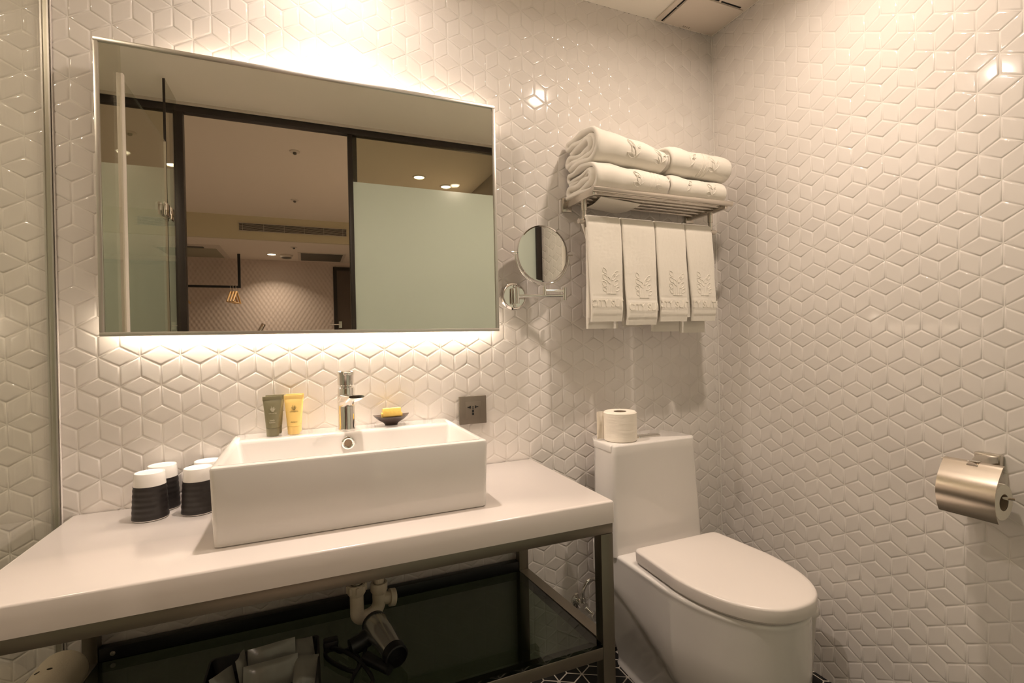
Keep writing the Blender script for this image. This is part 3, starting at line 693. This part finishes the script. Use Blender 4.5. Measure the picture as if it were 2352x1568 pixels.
b = NB(); loft(b, [tank_o(-.6145, -.3065, -.1955, -.052, TZ - .020, .006), tank_o(-.6155, -.3055, -.1962, -.050, TZ - .005, .006), tank_o(-.6145, -.3065, -.1955, -.051, TZ - .001, .006), tank_o(-.6115, -.3095, -.1935, -.053, TZ + .0006, .006)]); lid_ = t.part('tank_lid', b, 'porc', angle=50)
b = NB(); loft(b, [[Vector((p.x, p.y, TZ + .0006 + h)) for p in rrect(-.485 + d, -.395 - d, -.152 + d, -.118 - d, .010, 0)] for h, d in ((.0002, 0), (.004, .001), (.0055, .004))]); t.part('flush_button', b, 'chrome', parent=lid_)
def lido(z, d, r=.018): return [Vector((x, y, z)) for x, y in side_outline(-.444, .318 - 2 * d, -.262 - d, -.435, -.660 + d, .300 - 2 * d, r, p=.86)]
b = NB(); loft(b, [lido(DZ + .002, .016), lido(DZ + .003, .006), lido(DZ + .007, .004)]); t.part('seat', b, 'seat', angle=50)
b = NB(); loft(b, [lido(DZ + .0072, .005), lido(DZ + .009, .001), lido(DZ + .034, .0), lido(DZ + .0375, .0015), lido(DZ + .0395, .0045), lido(DZ + .0405, .012), lido(DZ + .0412, .05)]); t.part('seat_lid', b, 'seat', angle=50)

# toilet rolls
def roll(bm_core, bm, x, y, z, r, h, ri=.019):
    lathe(bm, [(ri, .002), (r - .003, 0), (r, .003), (r, h - .004), (r - .004, h), (ri, h - .001)], (x, y, z), seg=48, cap0=False, cap1=False)
    lathe(bm_core, [(ri, .001), (ri, h - .002), (ri - .0012, h - .002), (ri - .0012, .001)], (x, y, z), seg=32, cap0=False, cap1=False)
t = Thing('toilet_roll', 'white toilet roll standing upright on the toilet tank beside the flush button', 'toilet roll', (-.5455, -.15, TZ)); c = NB(); b = NB(); roll(c, b, -.5455, -.1455, TZ + .0012, .0495, .088)
pap = t.part('paper', b, 'paper'); t.part('cardboard_core', c, 'card')
b = NB(); rr3 = []
pth = smooth_path([(-.5455 + .0499 * math.cos(R(a)), -.1455 + .0499 * math.sin(R(a)), 0) for a in (118, 132, 146)] + [(-.600, -.1125, 0), (-.6125, -.1205, 0)], 5)
for p in pth: rr3.append([Vector((p.x, p.y, TZ + .004)), Vector((p.x + .0004, p.y + .0004, TZ + .004)), Vector((p.x + .0004, p.y + .0004, TZ + .0875)), Vector((p.x, p.y, TZ + .0875))])
loft(b, rr3); t.part('loose_sheet', b, 'paper', parent=pap)

# waste bin between toilet and right wall
t = Thing('waste_bin', 'white plastic waste bin between the toilet and the right wall', 'bin', (-.15, -.44, 0))
b = NB(); loft(b, [rrect(-.195, -.095, -.425, -.300, .025, .001), rrect(-.197, -.093, -.427, -.298, .025, .01), rrect(-.207, -.083, -.440, -.290, .025, .235), rrect(-.208, -.082, -.441, -.289, .025, .2352)]); t.part('bin_body', b, 'binw')
b = NB(); loft(b, [rrect(-.211, -.079, -.444, -.286, .025, .236), rrect(-.213, -.077, -.446, -.284, .025, .250), rrect(-.209, -.081, -.442, -.288, .025, .262), rrect(-.190, -.100, -.423, -.307, .025, .270)]); t.part('bin_lid', b, 'binw')

# angle valve with hose
t = Thing('angle_valve', 'chrome angle valve with a braided hose on the wall behind the vanity leg', 'valve', (-.62, -.0, .19))
b = NB(); lathe(b, [(.001, .0005), (.026, .0005), (.024, .006), (.012, .009), (.001, .009)], (-.622, 0, .190), 'y', 28); t.part('wall_flange', b, 'chrome')
b = NB(); tube(b, [(-.622, -.008, .190), (-.622, -.045, .190)], .011, 18); tube(b, [(-.622, -.032, .19), (-.622, -.032, .212)], .0095, 18); t.part('valve_body', b, 'chrome')
b = NB(); tube(b, [(-.622, -.032, .190), (-.600, -.060, .165)], .007, 12); lathe(b, [(.001, -.008), (.013, -.007), (.015, 0), (.013, .007), (.001, .008)], (-.598, -.062, .163), 'y', 20); t.part('valve_handle', b, 'chrome')
b = NB(); tube(b, smooth_path([(-.622, -.032, .212), (-.622, -.033, .235), (-.606, -.035, .262), (-.580, -.036, .264), (-.566, -.034, .240), (-.560, -.034, .18), (-.556, -.036, .12)]), .0062, 14); t.part('braided_hose', b, 'chrome')

# ------------------------------------------------------------------ toilet roll holder on the right wall
t = Thing('toilet_roll_holder', 'brushed metal toilet roll holder with a curved cover on the right wall', 'toilet roll holder', (0, -.79, .75))
b = NB(); box(b, -.018, -.0008, -.8150, -.7690, .7180, .7620, .0015); t.part('wall_plate', b, 'nickel')
b = NB(); loft(b, [[Vector((x, y0, z + h)), Vector((x, y1, z + h)), Vector((x, y1, z)), Vector((x, y0, z))] for x, y0, y1, z, h in ((-.018, -.8120, -.7720, .744, .014), (-.035, -.802, -.779, .742, .014), (-.055, -.799, -.780, .739, .010), (-.068, -.7985, -.7800, .730, .012), (-.069, -.7985, -.78, .722, .010))]); t.part('support_arm', b, 'nickel')
b = NB(); tube(b, bend_path([(-.058, -.788, .7425), (-.058, -.7385, .7425), (-.058, -.7285, .7425), (-.058, -.7285, .675), (-.056, -.7285, .662), (-.056, -.855, .682)], .012), .0032, 12)
w_ = t.part('wire_bar', b, 'chrome')
b = NB(); lathe(b, [(.001, 0), (.0105, 0), (.0105, .002), (.001, .002)], (0, 0, 0), 'x', 28); bmesh.ops.transform(b, matrix=Matrix.Translation(Vector((-.0685, -.7890, .7395))) @ Matrix.Rotation(R(-32), 4, 'Y'), verts=b.verts[:])
box(b, -.070, -.052, -.7985, -.7795, .7480, .7505, .001); t.part('cover_clip', b, 'chrome')
b = NB(); arc = []
pts = [(-.058, .747), (-.066, .744), (-.080, .726), (-.0915, .708), (-.0975, .690), (-.0990, .670), (-.0955, .650), (-.0880, .632), (-.0865, .630)]
path = smooth_path([(p[0], 0, p[1]) for p in pts], 5)
outer = [Vector((p.x, 0, p.z)) for p in path]; L = []
for i, p in enumerate(outer):
    a = outer[max(0, i - 1)]; c = outer[min(len(outer) - 1, i + 1)]; d = (c - a).normalized(); nrm = Vector((-d.z, 0, d.x)); L.append((p, nrm))
rr_ = []
for p, n in L:
    q = p - n * .0012
    rr_.append([Vector((p.x, -.8395, p.z)), Vector((p.x, -.7335, p.z)), Vector((q.x, -.7335, q.z)), Vector((q.x, -.8395, q.z))])
loft(b, rr_); t.part('cover_flap', b, 'brushed')
t = Thing('toilet_roll', 'white toilet roll hanging inside the metal holder on the right wall', 'toilet roll', (-.052, -.787, .672))
c = NB(); b = NB(); lathe(b, [(.018, 0), (.038, .001), (.039, .004), (.039, .089), (.038, .092), (.018, .093)], (-.049, -.740, .668), 'y', 48, False, False)
lathe(c, [(.018, .001), (.018, .092), (.0168, .092), (.0168, .001)], (-.049, -.740, .668), 'y', 32, False, False)
t.part('paper', b, 'paper'); t.part('cardboard_core', c, 'card')

# ------------------------------------------------------------------ shaving mirror
t = Thing('shaving_mirror', 'round chrome shaving mirror on a folding wall arm', 'mirror', (-.828, 0, 1.174))
BX, BZ = -.828, 1.1735
b = NB(); lathe(b, [(.001, .0006), (.043, .0006), (.044, .004), (.042, .009), (.036, .0125), (.0345, .0105), (.001, .0105)], (BX, 0, BZ), 'y', 48); wp = t.part('wall_plate', b, 'chrome')
for dz in (-.030, .030):
    b = NB(); lathe(b, [(.001, .0105), (.0055, .0105), (.005, .014), (.001, .0155)], (BX + .001, 0, BZ + dz), 'y', 20); t.part('screw', b, 'chrome', parent=wp)
b = NB(); tube(b, [(BX + .001, -.030, BZ - .024), (BX + .001, -.030, BZ + .026)], .0065, 18); box(b, BX - .010, BX + .008, -.030, -.0108, BZ - .022, BZ + .024, .001); t.part('pivot', b, 'chrome')
JX, JY = -.690, -.078
b = NB(); tube(b, [(BX + .004, -.032, BZ - .001), (JX, JY, BZ - .002)], .0048, 14); t.part('lower_arm', b, 'chrome')
b = NB(); tube(b, [(JX, JY, BZ - .0165), (JX, JY, BZ + .0225)], .0060, 18); t.part('elbow', b, 'chrome')
KX, KY = -.7540, -.070
b = NB(); tube(b, [(JX, JY, BZ + .0125), (KX, KY, BZ + .0125)], .0045, 14); t.part('upper_arm', b, 'chrome')
b = NB(); tube(b, [(KX, KY, BZ + .000), (KX, KY, BZ + .024)], .0058, 18); tube(b, [(KX, KY, BZ + .024), (KX, KY, BZ + .034)], .0032, 12); t.part('swivel', b, 'chrome')
CZ = 1.2965; rd = .0850
mt = Matrix.Translation(Vector((KX - .004, KY, CZ))) @ Matrix.Rotation(R(2.4), 4, 'Z')
b = NB(); lathe(b, [(rd - .0035, -.006), (rd, -.0055), (rd + .0012, 0), (rd, .0055), (rd - .0035, .006)], axis='y', seg=72, cap0=False, cap1=False)
bmesh.ops.transform(b, matrix=mt, verts=b.verts[:]); rim_ = t.part('rim', b, 'chrome')
b = NB(); lathe(b, [(rd - .003, -.0045), (rd - .003, .0045)], axis='y', seg=72); bmesh.ops.transform(b, matrix=mt, verts=b.verts[:]); t.part('mirror_disc', b, 'smir', smooth=False)
b = NB(); tube(b, [mt @ Vector(((rd + .0065) * math.cos(a), 0, (rd + .0065) * math.sin(a))) for a in [R(180 + 180 * k / 40) for k in range(41)]], .0028, 12); t.part('yoke', b, 'chrome')
for s in (-1, 1):
    b = NB(); tube(b, [mt @ Vector((s * (rd + .001), 0, 0)), mt @ Vector((s * (rd + .014), 0, 0))], .0038, 14); lathe(b, [(.001, -.003), (.004, -.003), (.004, .003), (.001, .003)], mt @ Vector((s * (rd + .016), 0, 0)), 'x', 14); t.part('yoke_knob', b, 'chrome')

# ------------------------------------------------------------------ towel rack
RX0, RX1, RY, RZ = -.640, -.135, -.180, 1.468
t = Thing('towel_rack', 'brushed nickel towel rack with a slatted shelf and a lower bar', 'towel rack', (-.39, 0, 1.46))
for X in (RX0, RX1):
    b = NB(); box(b, X - .014, X + .020, -.010, -.0008, RZ - .020, RZ + .024, .001); t.part('wall_bracket', b, 'nickel')
    b = NB(); box(b, X - .006, X + .006, RY, -.0105, RZ - .012, RZ + .010, .001); t.part('side_arm', b, 'nickel')
b = NB(); tube(b, [(RX0 - .012, RY - .006, RZ + .004), (RX1 + .016, RY - .006, RZ + .004)], .0085, 20); t.part('front_bar', b, 'nickel')
for k in range(5):
    y = RY + .024 + k * .030
    b = NB(); tube(b, [(RX0 + .0065, y, RZ + .001), (RX1 - .0065, y, RZ + .001)], .0055, 14); t.part('shelf_bar', b, 'nickel')
LBY, LBZ = -.122, 1.391
for X in (-.642, -.148):
    b = NB(); tube(b, [(X, LBY, RZ - .0125), (X, LBY, RZ - .045)], .0085, 18); tube(b, [(X, LBY, RZ - .045), (X, LBY, LBZ + .006)], .0065, 18); t.part('drop_post', b, 'nickel')
b = NB(); tube(b, [(-.662, LBY, LBZ), (-.128, LBY, LBZ)], .0075, 18); t.part('lower_bar', b, 'nickel')

# ribbon lofts for towels ---------------------------------------------------
def ribbon(bm, path, xc, W, th, nx=4, jit=None, thf=None, wf=None, xf=None, nseg=26):
    """rounded flat strap of width W (along x) and thickness th lofted along a path in the y-z plane"""
    n = len(path); rings = []
    for i, p in enumerate(path):
        a = path[max(i - 1, 0)]; c = path[min(i + 1, n - 1)]; d = Vector((0, c[0] - a[0], c[1] - a[1])).normalized()
        nn = Vector((0, -d.z, d.y)); s = i / (n - 1)
        t_ = th * (thf(s) if thf else 1); w = W * (wf(s) if wf else 1); x_ = xc + (xf(s) if xf else 0)
        r = t_ / 2; ring = []
        m_ = nseg
        for k in range(m_ + 1): u = k / m_; ring.append((x_ - w / 2 + r + (w - 2 * r) * u, r))
        for k in range(1, 4): q = R(90 - 45 * k); ring.append((x_ + w / 2 - r + r * math.cos(q), r * math.sin(q)))
        for k in range(m_ + 1): u = 1 - k / m_; ring.append((x_ - w / 2 + r + (w - 2 * r) * u, -r))
        for k in range(1, 4): q = R(270 - 45 * k); ring.append((x_ - w / 2 + r + r * math.cos(q), r * math.sin(q)))
        out = []
        for x, h in ring:
            o = jit(x, s) if jit else 0
            out.append(Vector((x, p[0], p[1])) + nn * (h + o))
        rings.append(out)
    loft(bm, rings); return bm
def dense(pts, step=.004):
    out = []
    for a, c in zip(pts[:-1], pts[1:]):
        L = math.hypot(c[0] - a[0], c[1] - a[1]); n = max(1, int(L / step))
        for k in range(n): out.append((a[0] + (c[0] - a[0]) * k / n, a[1] + (c[1] - a[1]) * k / n))
    out.append(pts[-1]); return out
def sm(pts, n=6):
    return [(p.y, p.z) for p in smooth_path([(0, a, c) for a, c in pts], n)]
def leaf(bm, cx, cz, y, L, Wd, ang, r):
    pts = []
    for k in range(13):
        s = k / 12; u = s * L; v = Wd * math.sin(PI * s) ** .8
        pts.append((u, v))
    back = [(u, -v) for u, v in pts[::-1]][1:-1]
    loop = pts + back; ca, sa = math.cos(ang), math.sin(ang)
    P = [Vector((cx + u * ca - v * sa, y(cx + u * ca - v * sa, cz + u * sa + v * ca), cz + u * sa + v * ca)) for u, v in loop]; P.append(P[0])
    tube(bm, P, r, 8, False)

# hanging towels
def hang_towel(x0, x1, zf, zb, backdx, backw, label, word, wx, logo_dx, bow, sd):
    W = x1 - x0; xc = (x0 + x1) / 2; th = .011; rnd = random.Random(sd)
    t = Thing('hand_towel', label, 'towel', (xc, LBY, LBZ), None)
    r = .0078 + th / 2 + .001
    front = [(LBY - r - .003 - bow * .4, zf), (LBY - r - .006 - bow, zf + .05), (LBY - r - .008, zf + .15), (LBY - r - .003, LBZ - .03)]
    top = [(LBY - r, LBZ - .004), (LBY - r * .75, LBZ + r * .72), (LBY, LBZ + r), (LBY + r * .75, LBZ + r * .72), (LBY + r, LBZ - .004)]
    back = [(LBY + r, LBZ - .05), (LBY + r + .002, zb + .15), (LBY + r + .006, zb)]
    path = dense(sm(front + top + back, 8), .003)
    n = len(path); zs = [p[1] for p in path]
    ph = rnd.random() * 6
    half = n // 2
    Lf = LBZ - zf
    def zof(s): return path[min(n - 1, int(s * (n - 1)))][1]
    def isf(s): return path[min(n - 1, int(s * (n - 1)))][0] < LBY
    def thf(s):
        if isf(s):
            d = zof(s) - zf; k = 1
            for g, w, a in ((.0185, .0018, .25), (.036, .0022, .22), (.0735, .0022, .25), (.069, .0030, -.12), (.040, .0030, -.12)):
                k -= a * math.exp(-((d - g) / w) ** 2)
            if d < .0165: k -= .18
            return k
        d = zof(s) - zb; return 1 - (.2 if d < .016 else 0)
    def wf(s):
        if isf(s): return 1 - .10 * max(0, (LBZ - .06 - zof(s)) / Lf)
        return 1 + (backw - 1) * min(1, max(0, (LBZ - zof(s)) / .05))
    def xf(s):
        if isf(s): return .012 * (sd % 3 - 1) * max(0, (LBZ - zof(s)) / Lf)
        return backdx * min(1, max(0, (LBZ - zof(s)) / .05))
    def jit(x, s):
        z = zof(s); k = min(1, max(0, (LBZ - z) / .25))
        return (.0022 * math.sin((x - x0) / W * 5.1 + ph) * k + .0012 * math.sin(z * 40 + ph) * k) + rnd.gauss(0, .00018)
    b = NB(); ribbon(b, path, xc, W, th, jit=jit, thf=thf, wf=wf, xf=xf, nseg=34)
    cloth = t.part('folded_cloth', b, 'terry', angle=80)
    # surface height of the front layer, for the raised marks
    fp = [(p[1], p[0]) for p in path if p[0] < LBY]
    dx = .012 * (sd % 3 - 1)
    def ysurf(x, z):
        best = min(fp, key=lambda q: abs(q[0] - z)); i = path.index((best[1], best[0])); s = i / (n - 1)
        return best[1] - th / 2 - (.0022 * math.sin((x - x0) / W * 5.1 + ph) * min(1, max(0, (LBZ - z) / .25)) + .0012 * math.sin(z * 40 + ph) * min(1, max(0, (LBZ - z) / .25)))
    # second inner fold seen at the left edge
    b = NB(); fpath = dense(sm([(LBY - r + .004, zf + .012), (LBY - r + .002, zf + .15), (LBY - r + .004, LBZ - .02)], 6), .006)
    ribbon(b, fpath, xc - .004 + dx * .5, W * .93, .008, nseg=12); t.part('inner_fold', b, 'terry', angle=80)
    b = NB(); c = text_bm(word, .031, .0020, 1.03, .0006)
    for v in c.verts: v.co.x *= .92
    for v in c.verts:
        X = xc + wx + dx * .9 + v.co.x; Z = zf + .0435 + v.co.y; v.co = Vector((X, ysurf(X, Z) - .0002 - (.0012 if v.co.z > 0 else -.001), Z))
    lo, hi = xc + dx - W * .455, xc + dx + W * .455
    for co, no in (((lo, 0, 0), (-1, 0, 0)), ((hi, 0, 0), (1, 0, 0))):
        bmesh.ops.bisect_plane(c, geom=c.verts[:] + c.edges[:] + c.faces[:], plane_co=co, plane_no=no, clear_outer=True)
    merge(b, c); t.part('woven_lettering', b, 'terry2', parent=cloth, smooth=False)
    b = NB(); lx = xc + logo_dx + dx * .8; lz = zf + .083; rr = .0010
    for (ox, oz, L, Wd, an) in ((-.016, .066, .022, .0055, 128), (.013, .058, .022, .0055, 52), (-.013, .046, .024, .0060, 135), (.004, .046, .024, .0055, 60), (-.016, .028, .022, .0055, 138), (.010, .030, .024, .0055, 45),
                                (-.002, .036, .024, .0055, 118), (-.016, .012, .020, .0050, 135), (.016, .014, .020, .0050, 42)):
        leaf(b, lx + ox, lz + oz - .006, lambda x, z: ysurf(x, z) - .0002, L, Wd * 1.1, R(an), rr * 1.15)
    for ox in (-.014, -.007, 0, .007, .014):
        tube(b, [Vector((lx + ox * 1.15, ysurf(lx + ox, z) - .0002, z)) for z in (lz + .001, lz + .012, lz + .024)], rr, 8)
    tube(b, [Vector((lx + ox, ysurf(lx + ox, lz) - .0002, lz)) for ox in (-.018, 0, .018)], rr * 1.3, 8)
    t.part('woven_logo', b, 'terry', parent=cloth)
hang_towel(-.645, -.5235, 1.090, 1.069, .012, .93, 'hanging cream hand towel with woven plant mark, leftmost of four on the lower bar', 'CITY SUITES', .019, .014, .004, 1)
hang_towel(-.5215, -.3965, 1.079, 1.074, -.002, .62, 'hanging cream hand towel, second from left, its lettering starting at the left edge', 'CITY SUITES', .026, .008, .008, 4)
hang_towel(-.3940, -.2745, 1.089, 1.057, .006, .95, 'hanging cream hand towel, third from left, partly overlapped by the second', 'CITY SUITES', .012, .015, .006, 7)
hang_towel(-.2735, -.1605, 1.090, 1.052, -.004, .95, 'hanging cream hand towel at the right end of the lower bar by the corner', 'CITY SUITES', -.006, .000, .004, 2)

# folded towels on the shelf
SZ = RZ + .0105
def fold_towel(x0, x1, y0, y1, z0, H, label, sd, marks, puff=0., base=None, top=None):
    """several layers of terry folded in a flattened roll, open ends at the left and right"""
    t = Thing('folded_towel', label, 'towel', ((x0 + x1) / 2, (y0 + y1) / 2, z0)); rnd = random.Random(sd); th = H / 5.3
    W = x1 - x0; xc = (x0 + x1) / 2; h = H / 2; g = th * .52
    zc = z0 + h; pts = []
    def arc(yc, zc_, r, a0, a1, n=6): return [(yc + r * math.cos(R(a0 + (a1 - a0) * k / n)), zc_ + r * math.sin(R(a0 + (a1 - a0) * k / n))) for k in range(n + 1)]
    ra = h - g; rb = ra - th * 1.04
    yf = y0 + h; yb = y1 - h
    th = H / 6.1; rads = [H / 2 - th * (.5 + k) for k in range(3)]; yfs = [yf, yf + .001, yf + .002]
    backs = [yb + h - th * .6 - .012 * rnd.random() for _ in range(4)]
    pts += [(backs[0], zc - rads[0]), (backs[0] - .03, zc - rads[0]), ((yf + yb) / 2, zc - rads[0])]
    pts += arc(yfs[0], zc, rads[0], 268, 92, 14)
    pts += [((yf + yb) / 2, zc + rads[0] + puff), (backs[1] - .01, zc + rads[0])]
    pts += arc(backs[1], zc + (rads[0] + rads[1]) / 2, th / 2, 85, -85, 6)
    pts += [((yf + yb) / 2, zc + rads[1])]
    pts += arc(yfs[1], zc, rads[1], 92, 268, 12)
    pts += [((yf + yb) / 2, zc - rads[1]), (backs[2] - .01, zc - rads[1])]
    pts += arc(backs[2], zc - (rads[1] + rads[2]) / 2, th / 2, -85, 85, 6)
    pts += [((yf + yb) / 2, zc - rads[2])]
    pts += arc(yfs[2], zc, rads[2], 262, 98, 8)
    pts += [((yf + yb) / 2, zc + rads[2]), (backs[3], zc + rads[2])]
    path = dense(pts, .0045); n = len(path)
    ph = [rnd.random() * 6 for _ in range(4)]
    def jit(x, s):
        e = 1 + 2.2 * math.exp(-(x - x0) / .035) * min(1, s * 4)
        return (.0015 * math.sin(x * 38 + ph[0] + s * 9) + .0011 * math.sin(x * 70 + ph[1] + s * 17)) * e + .0012 * math.sin(s * 60 + ph[2]) * (e - 1) + rnd.gauss(0, .00022)
    def wf(s): return 1 - .05 * s + .022 * math.sin(s * 31 + ph[2])
    def xf(s): return -.004 * s + .005 * math.sin(s * 23 + ph[3])
    b = NB(); ribbon(b, path, xc, W, th * .96, jit=jit, wf=wf, xf=xf, nseg=40)
    # tighten the open ends a little so that the roll looks pinched, sag in the middle
    def warp(bm):
        if not base: return
        for v in bm.verts:
            u = max(0, min(1, (v.co.x - x0) / W)); zb_ = base[0] + (base[1] - base[0]) * u; zt_ = top[0] + (top[1] - top[0]) * (u * u * .6 + u * .4)
            k = (v.co.z - z0) / H; v.co.z = zb_ + (zt_ - zb_) * k
    warp(b)
    cloth = t.part('rolled_cloth', b, 'terry', angle=80)
    ro = rads[0] + th * .49
    def ys(x, z):
        c = max(-.98, min(.98, (z - zc) / ro)); return yf - ro * math.sqrt(1 - c * c)
    for mx, kind in marks:
        b = NB()
        if kind == 'leaf':
            for (ox, oz, L, an) in ((-.002, -.022, .036, 112), (.0, -.018, .034, 70), (-.004, .004, .030, 140), (.004, .006, .026, 42), (-.006, -.024, .026, 160)):
                leaf(b, mx + ox, zc + oz * H / .09, lambda x, z: ys(x, z) + .0001, L * H / .09, .0060, R(an), .0011)
        else:
            for k in range(3):
                X = mx + k * .013
                tube(b, [Vector((X + .010 * math.sin(a), yf - (ro + .0002) * math.cos(a), zc + (ro + .0002) * math.sin(a))) for a in [R(-70 + 160 * q / 16) for q in range(17)]], .0010, 8, False)
        warp(b); t.part('woven_motif', b, 'terry', parent=cloth)
    return t, cloth
tb = fold_towel(-.642, -.368, -.188, -.008, SZ, .083, 'folded cream bath towel, bottom left of the rack shelf, motif facing out', 3, ((-.478, 'leaf'), (-.445, 'line'), (-.392, 'leaf')), 0, (SZ, SZ), (SZ + .084, SZ + .068))
b = NB(); rr2 = []
for k in range(9):
    s = k / 8; y = -.150 + .118 * s; zz = SZ - .016 - .006 * math.sin(PI * s) - .0
    rr2.append([Vector((x, y, z)) for x, z in ((-.600 + .02 * s, zz), (-.455 - .01 * s, zz - .010), (-.455 - .01 * s, zz - .012), (-.600 + .02 * s, zz - .002))])
loft(b, rr2); tb[0].part('hanging_corner', b, 'terry2', parent=tb[1])
fold_towel(-.362, -.128, -.186, -.008, SZ, .070, 'folded cream bath towel, bottom right of the rack shelf', 9, ((-.300, 'leaf'), (-.195, 'leaf')), 0, (SZ, SZ), (SZ + .070, SZ + .064))
fold_towel(-.640, -.372, -.190, -.008, SZ + .0835, .098, 'large folded cream bath towel, top left of the pile on the rack', 5, ((-.495, 'leaf'), (-.455, 'line'), (-.400, 'leaf')), .003, (SZ + .0875, SZ + .0735), (SZ + .188, SZ + .141))
fold_towel(-.366, -.120, -.194, -.008, SZ + .0705, .090, 'folded cream bath towel, top right of the pile near the corner', 12, ((-.290, 'leaf'), (-.240, 'line'), (-.190, 'leaf')), .002, (SZ + .0750, SZ + .0700), (SZ + .160, SZ + .152))
